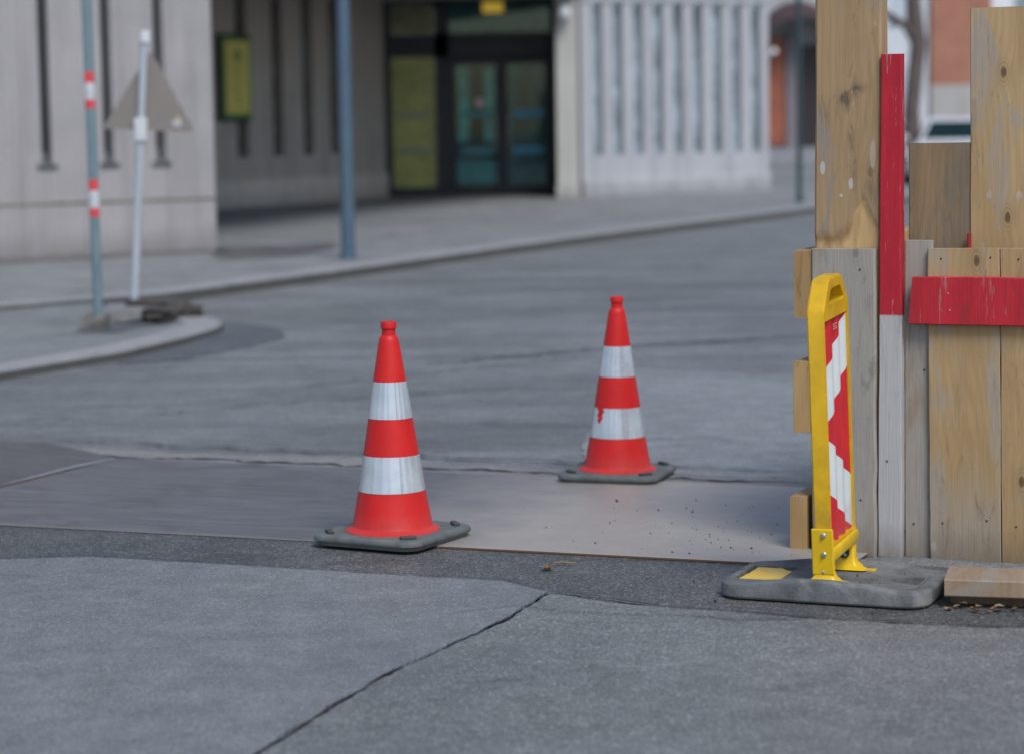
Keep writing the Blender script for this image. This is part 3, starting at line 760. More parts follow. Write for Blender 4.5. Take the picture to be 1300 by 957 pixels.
board('board', .408, .645, 0, 1.020, .031, .028, W_tan2, R(-.4), 'wide clean tan board at the right end')
board('board', .650, .880, 0, 1.010, .031, .028, W_tan, R(0))
board('back_board', .080, .284, 0, 1.357, .135, .03, W_back, label='darker brown board standing behind the grey one')
board('back_board', .288, .520, 0, 1.792, .130, .03, W_tan2, R(-.2), 'tall tan board standing behind, cut slightly askew')
board('back_board', .524, .76, 0, 1.78, .130, .03, W_tan, R(0))
board('red_stick', .279, .290, .7, 1.063, .100, .02, wood('red_stick_paint', (.3, .2, .2), (.2, .1, .1), paint=(None, (.42, .02, .03))), jit=.0005)
bm = bmesh.new(); plank(bm, .155, .028, .80, seed=77, segs=18, jit=.001)
rail = obj('rail', bm, W_red, fence, T((.116, 0, .850 - .02)) @ RZ(0) @ Matrix(((0, 0, 1, 0), (0, 1, 0, 0), (-1, 0, 0, 0), (0, 0, 0, 1))) @ RX(0))
rail['label'] = 'red painted horizontal rail'
# shear the rail's cut end a little
for v in rail.data.vertices:
    if v.co.z < .02: v.co.z -= v.co.x * .07
W_red_fix = None
for x, z in ((.24, .875), (.245, .82), (.50, .86)):
    bm = bmesh.new(); lathe(bm, [(.0035, 0), (.0030, .0012), (0, .0016)], 10, T((x, -.0005, z - .02)) @ RX(math.pi / 2)); obj('nail', bm, M_zinc, fence)
# horizontal planks of the side wall, seen end on
for z0, z1, dx in ((.786, 1.010, 0), (.405, .642, -.004), (.004, .190, -.018)):
    bm = bmesh.new(); plank(bm, z1 - z0, .058, 1.9, seed=next(bs), segs=10, jit=.001)
    MM = Matrix(((0, -1, 0, -.2175 + dx), (0, 0, 1, .004), (1, 0, 0, (z0 + z1) / 2 - .02), (0, 0, 0, 1)))
    o = obj('side_plank', bm, W_end, fence, MM)
M_nail = plain('dark_nail', (.06, .05, .045), .6, .4)
for x, z, y in ((.215, .10, .029), (.36, .115, .029), (.455, .10, .030), (.60, .12, .030), (.21, .965, .029), (.37, .97, .029), (.46, .965, .030), (.115, .09, .049), (.15, .60, .049), (.035, .30, .011), (.05, 1.25, .013), (-.17, .15, -.005), (-.05, .17, -.005), (-.15, .55, -.005), (-.05, .93, -.005)):
    bm = bmesh.new(); lathe(bm, [(.0035, 0), (.0030, .0010), (0, .0014)], 10, T((x, y, z)) @ RX(math.pi / 2)); obj('nail', bm, M_nail, fence)
# loose plank lying at the foot of the boards
bm = bmesh.new(); plank(bm, .21, .052, 1.2, seed=55, segs=8, jit=.0015, ch=.004)
LP = T((1.262, 7.03, .090)) @ RZ(R(-14)) @ Matrix(((0, 0, 1, 0), (1, 0, 0, .105), (0, -1, 0, 0), (0, 0, 0, 1)))
tag(obj('loose_plank', bm, W_loose, None, LP), 'short thick bare plank lying flat at the foot of the wooden barrier', 'plank')
bm = bmesh.new(); box(bm, 0, 1.1, .06, .2, 0, .0335, None, .004)
tag(obj('timber_batten', bm, W_back, None, T((1.275, 7.03, .004)) @ RZ(R(-14))), 'dark flat timber packing underneath the short bare loose plank', 'timber')

# ------------------------------------------------------------------ leaves and crumbs
M_leaf = [plain('dry_leaf_a', (.20, .115, .05), .8, var=.4, scale=60), plain('dry_leaf_b', (.19, .105, .05), .85, var=.4, scale=60), plain('dry_leaf_c', (.24, .16, .085), .8, var=.3, scale=60)]
def leaf_mesh(L, seed):
    r = random.Random(seed); bm = bmesh.new(); n = 9; rows = []
    for i in range(n + 1):
        t = i / n; wd = L * .34 * math.sin(math.pi * min(1, t * .96 + .03)) ** .8 * r.uniform(.75, 1.15)
        h = L * .10 * math.sin(t * 3.3 + seed)
        rows.append([bm.verts.new((L * (t - .5), s * wd, h + abs(s) * L * .13 + r.uniform(0, L * .03))) for s in (-1, -.5, 0, .5, 1)])
    for a, b in zip(rows, rows[1:]):
        for k in range(4): bm.faces.new((a[k], a[k + 1], b[k + 1], b[k]))
    return bm
GL = 'dry leaves caught under the loose plank'
def leaf(x, y, z, L, seed, label, group=None):
    r = random.Random(seed)
    o = obj('dry_leaf', leaf_mesh(L, seed), M_leaf[seed % 3], None, T((x, y, z)) @ RZ(r.uniform(0, 6.3)) @ RX(r.uniform(-.25, .25)), 60)
    return tag(o, label, 'leaf', group)
leaf(.103, 7.72, .012, .052, 3, 'single curled tan leaf on the dark asphalt strip between the cones and the beacon')
for i in range(26):
    leaf(1.25 + i * .016 + rnd.uniform(-.01, .01), 7.03 - (i * .016) * .25 + rnd.uniform(-.06, .01), .009 + rnd.uniform(0, .014), rnd.uniform(.018, .036), 40 + i, 'small brown dry leaf lying under the front edge of the loose plank', GL)
bm = bmesh.new(); tube(bm, [(-.035, 0, 0), (-.01, .004, .003), (.02, -.002, .002), (.04, .003, .004)], [.002, .004, .0035, .001], 6)
tag(obj('dry_twig', bm, M_leaf[2], None, T((.160, 7.80, .012)) @ RZ(-.3)), 'short pale dry twig beside the steel plate edge', 'twig')
bm = bmesh.new()
for i in range(190):
    t = rnd.random()
    if i < 120:
        x = rnd.gauss(.72, .26); y = 8.05 + rnd.uniform(-.1, 1.2) - (x - .2) * .36; z = .0142
        if y < 7.95 - x * .37 + .16 or x > .98: continue
    else:
        x = rnd.uniform(.55, 1.35); y = 7.15 + rnd.uniform(-.25, .5) - (x - .6) * .4; z = .008
        if abs(x - .995) < .38 and abs(y - 7.375) < .33: continue
    s = abs(rnd.gauss(0, .0019)) + .0008
    Mr = T((x, y, z + s * .3)) @ RZ(rnd.uniform(0, 6))
    r = bmesh.ops.create_icosphere(bm, subdivisions=1, radius=s, matrix=Mr)
    for v in r['verts']: v.co = v.co + Vector((rnd.uniform(-.3, .3), rnd.uniform(-.3, .3), rnd.uniform(-.3, .1))) * s
kind(obj('soil_crumbs', bm, plain('soil', (.075, .045, .03), .95, var=.4, scale=80)), 'stuff')['label'] = 'brown soil crumbs scattered on the steel plate near the barrier'
bm = bmesh.new()
for i in range(34):
    x = rnd.uniform(-.02, .21); y = rnd.uniform(-.12, .10)
    if x > .16 and abs(y) < .06: continue
    s = abs(rnd.gauss(0, .0016)) + .0008
    bmesh.ops.create_icosphere(bm, subdivisions=1, radius=s, matrix=T((x, y, .0585)) )
kind(obj('soil_crumbs', bm, plain('soil_dark', (.05, .045, .04), .95), None, T((.985, 7.285, -.004)) @ RZ(R(-22.5))), 'stuff')['label'] = 'dark crumbs on the rubber foot of the beacon'

# ------------------------------------------------------------------ poles at the left
M_galv = plain('galvanised_pole', (.15, .225, .26), .5, .2, var=.12, scale=5)
M_alu = plain('grey_white_pole', (.43, .47, .53), .45, .2, var=.08, scale=5)
M_bandr = plain('red_band', (.60, .06, .075), .45); M_bandw = plain('white_band', (.50, .54, .57), .45)
M_conc = plain('rough_block', (.155, .150, .145), .9, var=.4, scale=18, bump=.6, dirt=(.05, .05, .045), dirt_amt=.6)
mp = thing('marker_pole', 'tall blue grey pole with red and white bands, left of the triangular sign', 'pole', T((-2.848, 16.62, .05)))
bm = bmesh.new(); lathe(bm, [(.033, .01), (.033, .79), (.0335, .79), (.0335, 3.4), (.030, 3.4), (.0, 3.41)], 24); obj('pole', bm, M_galv, mp, RY(R(-.35)), 40)
for za, zb, mt in ((.775, .835, M_bandr), (.835, .955, M_bandw), (.955, 1.030, M_bandr), (1.515, 1.575, M_bandr), (1.575, 1.690, M_bandw), (1.690, 1.765, M_bandr)):
    bm = bmesh.new(); lathe(bm, [(.0340, za), (.0352, za + .001), (.0352, zb - .001), (.0340, zb)], 24); obj('band', bm, mt, mp, RY(R(-.35)), 40)
def rough_block(sx, sy, sz, seed, sub=3, amp=.12):
    bm = bmesh.new(); bmesh.ops.create_cube(bm, size=1)
    bmesh.ops.subdivide_edges(bm, edges=list(bm.edges), cuts=sub, use_grid_fill=True)
    for v in bm.verts:
        p = Vector(v.co); d = mnoise.noise_vector(p * 2.3 + Vector((seed, seed * 2.2, 0)))
        q = p + d * amp
        q = q * (1 - .18 * max(0, p.length - .55))
        v.co = Vector((q.x * sx, q.y * sy, max(0, (p.z + .5 + (d.z * amp if p.z > -.45 else 0))) * sz))
    return bm
bm = rough_block(.17, .22, .10, 3); obj('foot_block', bm, M_conc, mp, T((-.02, .02, 0)), 50)
sp = thing('road_sign', 'back of a triangular road sign on a leaning pale pole in a concrete block', 'road sign', T((-2.757, 17.62, .05)))
top = Vector((.135, .0, 2.05))
bm = bmesh.new(); tube(bm, [(0, 0, .06), top * .5 + Vector((0, 0, .03)), top], [.030, .027, .027], 20); obj('pole', bm, M_alu, sp, None, 40)
bm = bmesh.new(); tube(bm, [top + Vector((-.001, 0, -.06)), top + Vector((.002, 0, .025))], .042, 18); obj('cap_clamp', bm, plain('white_clamp', (.62, .64, .68), .5), sp, None, 40)
cz = top * ((1.41 - .05) / 2.05)
bm = bmesh.new(); box(bm, -.045, .045, -.042, .042, -.085, .085, T(cz), .008); obj('lower_clamp', bm, plain('pale_clamp', (.55, .58, .61), .5), sp)
# triangle: rounded corners, plate beyond the pole, grey back towards the road
def tri_outline(s, rr):
    P = [Vector((-.5 * s, 0)), Vector((.5 * s, 0)), Vector((0, .866 * s))]; out = []
    cen = Vector((0, .2887 * s))
    for i, p in enumerate(P):
        c = p + (cen - p).normalized() * 2 * rr; a0 = math.atan2((p - cen).y, (p - cen).x)
        for k in range(7): out.append((c.x + rr * math.cos(a0 + R(-60 + 20 * k)), c.y + rr * math.sin(a0 + R(-60 + 20 * k))))
    return out
M_back = plain('grey_sign_back', (.205, .185, .175), .55, .15, var=.08, scale=4)
bm = bmesh.new(); prism(bm, tri_outline(.67, .02), -.002, .002)
TM = T((.140, .040, 1.355)) @ RZ(R(6)) @ RY(R(3)) @ RX(math.pi / 2)
tp = obj('sign_plate', bm, M_back, sp, TM)
bm = bmesh.new(); prism(bm, tri_outline(.635, .02), -.0045, -.0022); obj('front_face', bm, plain('white_sign_face', (.7, .7, .7), .4), tp)
bm = bmesh.new(); prism(bm, [(.17, .035), (.235, .035), (.235, .085), (.17, .085)], .002, .004); obj('sticker', bm, plain('white_sticker', (.38, .38, .40), .5, var=.05), tp)
bm = bmesh.new(); prism(bm, [(.195, .088), (.225, .088), (.225, .104), (.195, .104)], .002, .004); obj('sticker', bm, plain('yellow_sticker', (.55, .42, .12), .5), tp)
for x in (-.2, .2):
    pass
bm = rough_block(.34, .62, .085, 6, 4, .07); obj('foot_block', bm, plain('pale_block', (.20, .205, .21), .9, var=.3, scale=12, bump=.5, dirt=(.07, .07, .07), dirt_amt=.6), sp, T((-.02, -.28, .0)), 50)
for i, (x, y, sx, sy, sz, lab) in enumerate(((-2.50, 17.18, .20, .36, .10, 'dark rough stone nearest the road, beside the sign block'), (-2.60, 17.62, .30, .42, .12, 'largest dark stone, behind the others at the foot of the sign'), (-2.40, 17.55, .16, .28, .08, 'small dark stone at the nose of the kerb, rightmost by the sign'))):
    bm = rough_block(sx, sy, sz, 11 + i, 4, .22)
    tag(obj('stone', bm, plain('dark_stone_%s' % 'abc'[i], (.062, .057, .052), .9, var=.5, scale=14, bump=.7), None, T((x, y, .05)) @ RZ(i * .9), 50), lab, 'stone', 'stones at the foot of the sign')

# lamp posts
M_lamp = plain('blue_grey_paint', (.060, .105, .155), .45, .1, var=.12, scale=4)
lp = thing('lamp_post', 'thick blue grey lamp post on the far pavement, left of the glazed entrance', 'lamp post', T((-1.607, 23.95, .08)))
bm = bmesh.new(); lathe(bm, [(.080, 0), (.080, .05), (.069, .06), (.069, .62), (.064, .66), (.058, 5.6), (.0, 5.62)], 28); obj('pole', bm, M_lamp, lp, None, 40)
bm = bmesh.new(); tube(bm, [(0, 0, 5.55), (.15, -.1, 5.8), (.6, -.4, 5.9)], .035, 10); obj('arm', bm, M_lamp, lp, None, 40)
bm = bmesh.new(); box(bm, -.1, .45, -.1, .1, -.05, .05, None, .03, 2); obj('lamp_head', bm, M_lamp, lp, T((.6, -.4, 5.88)) @ RZ(R(-34)), 40)
dp = thing('street_pole', 'thin dark green pole beside the red shop front, just left of the barrier', 'pole', T((4.42, 36.9, .08)))
bm = bmesh.new(); lathe(bm, [(.06, 0), (.06, .08), (.042, .10), (.040, 4.6), (.0, 4.62)], 18); obj('pole', bm, plain('dark_green_paint', (.025, .050, .058), .5), dp, None, 40)
bm = bmesh.new(); box(bm, -.3, .3, -.012, .012, 3.9, 4.4, None, .004); obj('sign_plate', bm, M_back, dp, RZ(R(20)))

# ------------------------------------------------------------------ office building with slotted walls
Z0 = .07
BR = Vector((0, 38, Z0))
ob = thing('office_building', 'grey concrete building with tall slotted walls and a recessed dark glass entrance', 'building', T(BR))
def WM(x, y, ang): return T((x - BR.x, y - BR.y, 0)) @ RZ(R(ang))
C_left = concrete('ribbed_concrete', (0.335, 0.324, 0.340), (0.416, 0.402, 0.416), ribs=.42, ribscale=24)
C_rec = concrete('shaded_concrete', (.40, .37, .345), (.48, .44, .415), ribs=.18, ribscale=30)
C_fac = concrete('pale_fin_concrete', (0.361, 0.370, 0.407), (0.420, 0.428, 0.466), ribs=0)
C_pil = concrete('pillar_concrete', (.40, .405, .39), (.46, .46, .45))
M_slot = Mat('slot_glass').set(color=(.022, .030, .040), rough=.15, spec=.6).m
M_slot2 = plain('pale_slot_glass', (.30, .38, .44), .2, var=.6, scale=2.5)
M_slot3 = plain('recess_glass', (.020, .024, .034), .2, var=.3, scale=3)
M_sill = plain('lead_sill', (.075, .080, .092), .6, var=.3, scale=8)
def slot_wall(M, L0, L1, H, slots, zs, mat, th=.32, joint=None):
    bm = bmesh.new()
    box(bm, L0, L1, 0, th, 0, zs)
    x = L0
    for a, b in sorted(slots):
        if a > x: box(bm, x, a, 0, th, zs, H)
        x = b
    box(bm, x, L1, 0, th, zs, H)
    if joint:
        # a recessed joint is a thin dark shadow line: two courses with a gap of real depth would need a cut, so the upper course stands proud
        pass
    return obj('wall', bm, mat, ob, M)
def slot_window(M, a, b, zs, H, mat, depth=.2, sill=True, wide=0.):
    bm = bmesh.new(); box(bm, a - .002, b + .002, depth, depth + .04, zs + .002, H)
    wn = obj('window', bm, mat, ob, M)
    if sill:
        bm = bmesh.new()
        P = [(-.02, zs - .005), (-.02, zs + .03), (depth, zs + .17), (depth, zs - .005)]
        A = [bm.verts.new((a - wide * (1 if y < 0 else .2), y, z)) for y, z in P]; B = [bm.verts.new((b + wide * (1 if y < 0 else .2), y, z)) for y, z in P]
        bm.faces.new(A[::-1]); bm.faces.new(B)
        for i in range(4): bm.faces.new((A[i], A[(i + 1) % 4], B[(i + 1) % 4], B[i]))
        obj('sill', bm, M_sill, wn)
    return wn
H1 = 6.5
MW = WM(-5.288, 25.015, 30.57)
sl = [(c - .058, c + .058) for c in (-2.95, -2.25, -1.55, -.85, -.13, .545, 1.235, 1.825)]
slot_wall(MW, -7, 2.44, H1, sl, .93, C_left)
for a, b in sl: slot_window(MW, a, b, .93, H1, M_slot, .2, True, .05)
bm = bmesh.new(); box(bm, -7, 2.442, -.006, .006, .545, .57); obj('joint', bm, plain('mossy_joint', (.15, .15, .125), .9, var=.5, scale=6), ob, MW)
bm = bmesh.new(); box(bm, 2.12, 2.44, .321, 13.2, 0, H1); obj('wall', bm, C_left, ob, MW)
# recessed wall
MR = WM(-4.596, 37.93, 60.2)
s2 = [(c - .15, c + .15) for c in (-.2, .77, 1.74, 2.6, 3.4)]
slot_wall(MR, -3, 4.93, 3.6, s2, .80, C_rec)
for a, b in s2: slot_window(MR, a, b, .80, 3.6, M_slot3, .16, False)
for a, b in s2[3:]:
    bm = bmesh.new(); box(bm, a + .01, b - .01, .15, .158, 2.15, 2.75); obj('window_light', bm, plain('pale_blue_glass', (.06, .13, .17), .2), ob, MR)
bm = bmesh.new(); box(bm, -3, 4.935, -.045, -.003, 0, .44); obj('plinth', bm, concrete('plinth_concrete', (.50, .465, .43), (.56, .52, .48)), ob, MR)
# right hand facade of fins
MF = WM(1.227, 40.564, 31.86)
n_s = 9; s3 = []
for i in range(n_s):
    c = .33 + i * (3.66 - .33) / (n_s - 1); s3.append((c - .105, c + .105))
slot_wall(MF, -.02, 3.94, 7.5, s3, .70, C_fac, th=.22)
for a, b in s3: slot_window(MF, a, b, .70, 7.5, M_slot2, .15, False)
bm = bmesh.new(); box(bm, -.02, 3.95, -.05, -.003, 0, .30, None, .008); box(bm, -.02, 3.945, -.012, -.003, .30, .345); obj('plinth', bm, concrete('pale_plinth', (.36, .37, .40), (.43, .44, .47)), ob, MF)
bm = bmesh.new(); box(bm, -.02, 3.945, -.03, -.003, 3.28, 3.36); obj('string_course', bm, C_fac, ob, MF)
bm = bmesh.new(); box(bm, 3.64, 3.94, .221, 9, 0, 7.5); obj('wall', bm, C_fac, ob, MF)
# pillar by the door
bm = bmesh.new(); box(bm, .80, 1.16, 0, .5, 0, 3.32, None, .01); box(bm, .785, 1.175, -.02, .5, 0, .22)
obj('pillar', bm, C_pil, ob, T((0, 40.35 - BR.y, 0)))
bm = bmesh.new(); box(bm, 1.163, 1.215, .03, .45, 0, 3.32); obj('downpipe', bm, plain('dark_joint', (.09, .09, .095), .7), ob, T((0, 40.35 - BR.y, 0)))
# soffit over the recess
bm = bmesh.new(); prism(bm, [(-3.15 - BR.x, 26.6 - BR.y), (1.22 - BR.x, 40.45 - BR.y), (1.22 - BR.x, 46 - BR.y), (-9 - BR.x, 46 - BR.y), (-9 - BR.x, 30 - BR.y)], 3.42, 6.5)
obj('overhang', bm, concrete('soffit_concrete', (.36, .35, .34), (.42, .41, .40), stainz=False), ob)
# entrance
YD = 42.40
ME = T((0, YD - BR.y, 0))
M_fr = plain('dark_navy_frame', (.014, .018, .032), .45, .2, var=.15, scale=3)
M_gl = glass('door_glass', (.62, .84, .84), .08)
M_ol = plain('olive_frosted_pane', (.34, .36, .10), .3, var=.35, scale=2.2)
M_ol2 = plain('olive_dark_pane', (.17, .19, .10), .25, var=.5, scale=2.2)
M_cur = plain('lit_teal_curtain', (.30, .72, .66), .6, var=.5, scale=3)  # curtain colour lifted to carry the light of the lobby
M_blue = plain('blue_glass_strip', (.03, .40, .70), .4, var=.1)
M_grn = plain('dim_green_strip', (.22, .28, .20), .4, var=.1)
bm = bmesh.new()
x0, x1, zt = -2.17, .81, 3.45
for a, b, c, d in ((x0, x0 + .14, 0, zt), (x1 - .06, x1, 0, zt), (-1.27, -1.02, .0, zt), (x0 + .14, x1 - .06, 2.42, 2.84), (x0 + .14, -1.27, 0, .17), (x0 + .14, x1 - .06, 3.36, zt)):
    e = .0 if a in (x0, x1 - .06) else .002
    box(bm, a + e, b - e, 0 + e * 3, .16 - e * 3, c + e, d - e)
fr = obj('entrance_frame', bm, M_fr, ob, ME)
bm = bmesh.new(); box(bm, x0 + .142, -1.272, .06, .075, .172, 2.418); obj('pane', bm, M_ol, fr)
for z in (.80, 1.42):
    bm = bmesh.new(); box(bm, -1.95, -1.36, .052, .058, z - .05, z + .05); obj('glass_strip', bm, M_grn, fr)
bm = bmesh.new(); box(bm, x0 + .142, -1.272, .06, .075, 2.842, 3.358); obj('pane', bm, M_ol2, fr)
bm = bmesh.new(); box(bm, -1.018, x1 - .062, .06, .075, 2.842, 3.358); obj('pane', bm, M_gl, fr)
def leaf_door(a, b, label):
    bm = bmesh.new()
    for p, q, c, d in ((a, a + .09, .02, 2.40), (b - .09, b, .02, 2.40), (a + .09, b - .09, 2.30, 2.40), (a + .09, b - .09, .02, .19)):
        box(bm, p + .001, q - .001, .03, .10, c, d)
    dl = obj('door_leaf', bm, M_fr, ob, ME); dl['label'] = label
    bm = bmesh.new(); box(bm, a + .088, b - .088, .06, .072, .188, 2.302); obj('pane', bm, M_gl, dl)
    bm = bmesh.new(); tube(bm, [(a + .12 if a > -.3 else b - .12, -.02, .85), (a + .12 if a > -.3 else b - .12, -.02, 1.45)], .016, 10); obj('handle', bm, M_zinc, dl, None, 40)
    for z in (.80, 1.44):
        bm = bmesh.new(); box(bm, a + .20, b - .13, .050, .056, z - .06, z + .05); obj('glass_strip', bm, M_blue if a > -.3 else plain('teal_strip', (.03, .26, .29), .4), dl)
    return dl
d1 = leaf_door(-1.015, -.115, 'left door leaf of teal glass')
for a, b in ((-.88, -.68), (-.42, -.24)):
    bm = bmesh.new(); box(bm, a, b, .0745, .0765, .95, 2.26); obj('added_backing', bm, M_cur, d1)  # added panels behind the pane, lobby light on curtains put into their colour
bm = bmesh.new(); box(bm, -.90, -.22, .0745, .0765, .22, .62); obj('added_backing', bm, plain('dim_teal_backing', (.20, .46, .46), .6, var=.4, scale=3), d1)  # added panel, the dimmer lobby light below put into its colour
bm = bmesh.new(); lathe(bm, [(.075, 0), (.0, .001)], 20, T((-.50, .045, 1.63)) @ RX(math.pi / 2)); obj('sticker', bm, plain('pink_sticker', (.8, .6, .7), .5), d1)
leaf_door(-.105, .745, 'right door leaf of dark glass with two blue strips')
bm = bmesh.new(); box(bm, -.01, .65, .0745, .0765, .20, 2.29); obj('added_backing', bm, plain('dark_teal_backing', (.055, .15, .16), .5, var=.6, scale=2), fr)  # added panel hiding the room, its dimness put into the colour
bm = bmesh.new(); box(bm, .22, .36, .0725, .0742, 1.55, 2.0, None, 0); obj('red_notice', bm, plain('dim_red_notice', (.24, .06, .08), .6, var=.5, scale=8), fr)
for a, b in ((.04, .12), (.45, .52)):
    bm = bmesh.new(); box(bm, a, b, .0725, .0742, 1.1, 2.25); obj('added_backing', bm, plain('mid_teal_backing', (.09, .24, .24), .5, var=.5, scale=3), fr)  # added strips, faint lobby light put into their colour
bm = bmesh.new(); box(bm, -1.01, .74, .0765, .0785, 2.845, 3.355); obj('added_backing', bm, plain('transom_backing', (.05, .11, .12), .4, var=.8, scale=2.5), fr)  # added backing that hides a bright diagonal and darkens the transom glass
# room behind the glass
M_room = plain('dark_teal_room', (.06, .17, .18), .8, var=.5, scale=1.2)
bm = bmesh.new(); box(bm, -1.25, .95, 3.2, 3.3, 0, 3.4); box(bm, -1.26, -1.20, .2, 3.2, 0, 3.4); box(bm, .95, 1.0, .2, 3.2, 0, 3.4); box(bm, -1.25, .95, .2, 3.2, 3.38, 3.42); obj('lobby', bm, M_room, ob, ME)
bm = bmesh.new(); box(bm, -1.2, .95, .2, 3.2, .0, .01); obj('lobby_floor', bm, plain('lobby_tiles', (.14, .17, .17), .25, var=.3, scale=3), ob, ME)
bm = bmesh.new(); box(bm, .20, .42, .9, .95, 1.55, 2.1, None, .03); obj('red_poster', bm, plain('dim_red', (.40, .06, .07), .6), ob, ME)
bm = bmesh.new(); box(bm, -.9, .6, 1.6, 2.0, .02, .85, None, .02); obj('lobby_counter', bm, plain('teal_counter', (.14, .34, .36), .5), ob, ME)
M_sg = Mat('lit_yellow_sign').set(color=(.65, .45, .05), rough=.4, emit=(1, .68, .08), emits=.28).m
bm = bmesh.new(); box(bm, -.42, -.06, -.05, -.005, 3.18, 3.37, None, .01); sg = obj('lit_sign', bm, M_sg, ob, ME)
bm = bmesh.new(); box(bm, .42, .63, .25, .28, 3.16, 3.28); obj('lit_sign', bm, plain('dim_yellow_sign', (.30, .24, .03), .5), ob, ME)
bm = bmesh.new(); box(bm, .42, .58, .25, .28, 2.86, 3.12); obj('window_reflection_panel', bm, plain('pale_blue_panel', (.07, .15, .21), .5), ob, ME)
# lightbox on the recess wall
MLB = T((-4.596, 37.93, Z0)) @ RZ(R(60.2))
lb = thing('lightbox_sign', 'tall narrow yellow lightbox sign with a green border on the shaded recess wall', 'sign', MLB @ T((.53, 0, 1.42)))
bm = bmesh.new(); box(bm, -.46, .36, -.09, -.003, -.04, 1.32, None, .02); obj('case', bm, plain('dark_green_case', (.012, .030, .022), .5), lb)
bm = bmesh.new(); box(bm, -.40, .345, -.102, -.092, .02, 1.27); obj('border', bm, Mat('green_border').set(color=(.12, .24, .05), rough=.4).m, lb)
M_lb = plain('yellow_panel', (.62, .54, .14), .4, var=.10, scale=3); 
bm = bmesh.new(); box(bm, -.33, .28, -.112, -.104, .08, 1.21); obj('panel', bm, M_lb, lb)
M_gm = plain('green_mark', (.20, .25, .05), .5)
for zc, kind_ in ((.98, 0), (.72, 1), (.50, 2), (.30, 3)):
    bm = bmesh.new()
    if kind_ == 0: lathe(bm, [(.10, 0), (.0, .001)], 20, T((-.02, -.114, zc)) @ RX(math.pi / 2))
    else:
        box(bm, -.06, .06, -.116, -.1135, zc - .075, zc - .055); box(bm, -.06, -.035, -.116, -.1135, zc - .05, zc + .07)
        if kind_ != 2: box(bm, -.03, .06, -.116, -.1135, zc + .02, zc + .045)
    obj('marking', bm, M_gm, lb)
# dome camera
dc = thing('security_camera', 'white dome security camera fixed high on the pillar right of the entrance', 'security camera', T((.93, 40.33, 3.14)))
bm = bmesh.new(); bmesh.ops.create_uvsphere(bm, u_segments=24, v_segments=14, radius=.125, matrix=T((0, -.14, 0))); obj('dome', bm, plain('white_plastic', (.62, .65, .68), .35, var=.05), dc, None, 60)
bm = bmesh.new(); box(bm, -.07, .07, -.06, .012, .05, .18, None, .015); obj('bracket', bm, plain('grey_bracket', (.3, .31, .32), .5), dc)

# ------------------------------------------------------------------ far street end
sb = thing('shop_building', 'red brown shop front with a dark arched awning, seen left of the barrier post', 'building', T((5.6, 60, .0)))
bm = bmesh.new(); box(bm, -1.0, 2.75, 1.0, 6, 0, 9); obj('wall', bm, concrete('shop_wall', (.35, .35, .38), (.42, .42, .45)), sb)
bm = bmesh.new(); box(bm, .66, 1.34, .82, .98, .60, 3.3, None, .02); box(bm, 2.47, 2.73, .82, .98, .60, 3.3, None, .02); obj('red_panel', bm, plain('red_tile', (.28, .085, .045), .6, var=.25, scale=4), sb)
bm = bmesh.new(); box(bm, 1.36, 1.66, .78, .98, .1, 3.4, None, .02); obj('pilaster', bm, plain('grey_render', (.18, .17, .19), .8), sb)
bm = bmesh.new(); box(bm, 1.64, 2.45, .9, .985, .2, 3.1); dr = obj('door', bm, plain('dark_door', (.02, .015, .02), .5), sb)
bm = bmesh.new(); box(bm, 1.0, 1.05, .84, .88, 0, .02); bm.free()
bm = bmesh.new(); box(bm, -.4, 2.74, .7, .96, .1, .55); obj('shop_plinth', bm, plain('grey_plinth', (.24, .25, .28), .8), sb)
bm = bmesh.new()
nA = 18; prev = None
for k in range(nA + 1):
    t = math.pi * k / nA
    x = 1.66 - 1.0 * math.cos(t); z = 3.10 + 1.1 * math.sin(t)
    cur = (bm.verts.new((x, .95, z)), bm.verts.new((1.66 + (x - 1.66) * .98, -.2, 3.05 + (z - 3.05) * .62)))
    if prev: bm.faces.new((prev[0], cur[0], cur[1], prev[1]))
    prev = cur
obj('awning', bm, plain('dark_maroon_awning', (.050, .028, .034), .8, var=.3), sb)
bm = bmesh.new(); tube(bm, [(.72, .7, 2.75), (.98, -.1, 2.95)], .07, 8); obj('wall_lamp', bm, plain('white_lamp', (.7, .7, .72), .5), sb)
bb = thing('brick_building', 'pale red brick building with a grey stone base at the far right', 'building', T((11.0, 60, 0)) @ RZ(R(-12)))
def m_brick():
    m = Mat('brick'); v = m.obj()
    x, y, z = m.sep(v)
    b = m.node('ShaderNodeTexBrick', {'Vector': m.comb(x, z, 0.0), 'Color1': (.40, .165, .10), 'Color2': (.33, .125, .075), 'Mortar': (.40, .34, .30), 'Scale': 4.2, 'Mortar Size': .012})
    c = m.mix(1, b.outputs[0], m.ramp(m.noise(v, 1.2, 5), [(.3, .85), (.7, 1.12)]), 'MULTIPLY')
    m.set(color=c, rough=.9); return m.m
bm = bmesh.new(); box(bm, -.55, .92, 0, 6, 2.05, 9); obj('wall', bm, m_brick(), bb)
bm = bmesh.new(); box(bm, -.56, 5.5, -.06, 6, .5, 2.045); box(bm, -.57, 5.5, -.14, -.062, 0, .50); obj('stone_base', bm, concrete('stone_base', (.38, .37, .36), (.44, .43, .42)), bb)
bm = bmesh.new(); box(bm, .925, 5.5, .02, 6, 2.05, 9); obj('wall', bm, concrete('white_render', (.70, .72, .76), (.76, .78, .82), stainz=False), bb)
for x in (1.5, 3.2):
    bm = bmesh.new(); box(bm, x, x + 1.0, -.02, .018, 3.0, 5.0); w_ = obj('window', bm, M_slot2, bb)
    bm = bmesh.new(); box(bm, x - .08, x + 1.08, -.05, .015, 2.9, 2.98); obj('sill', bm, C_fac, w_)
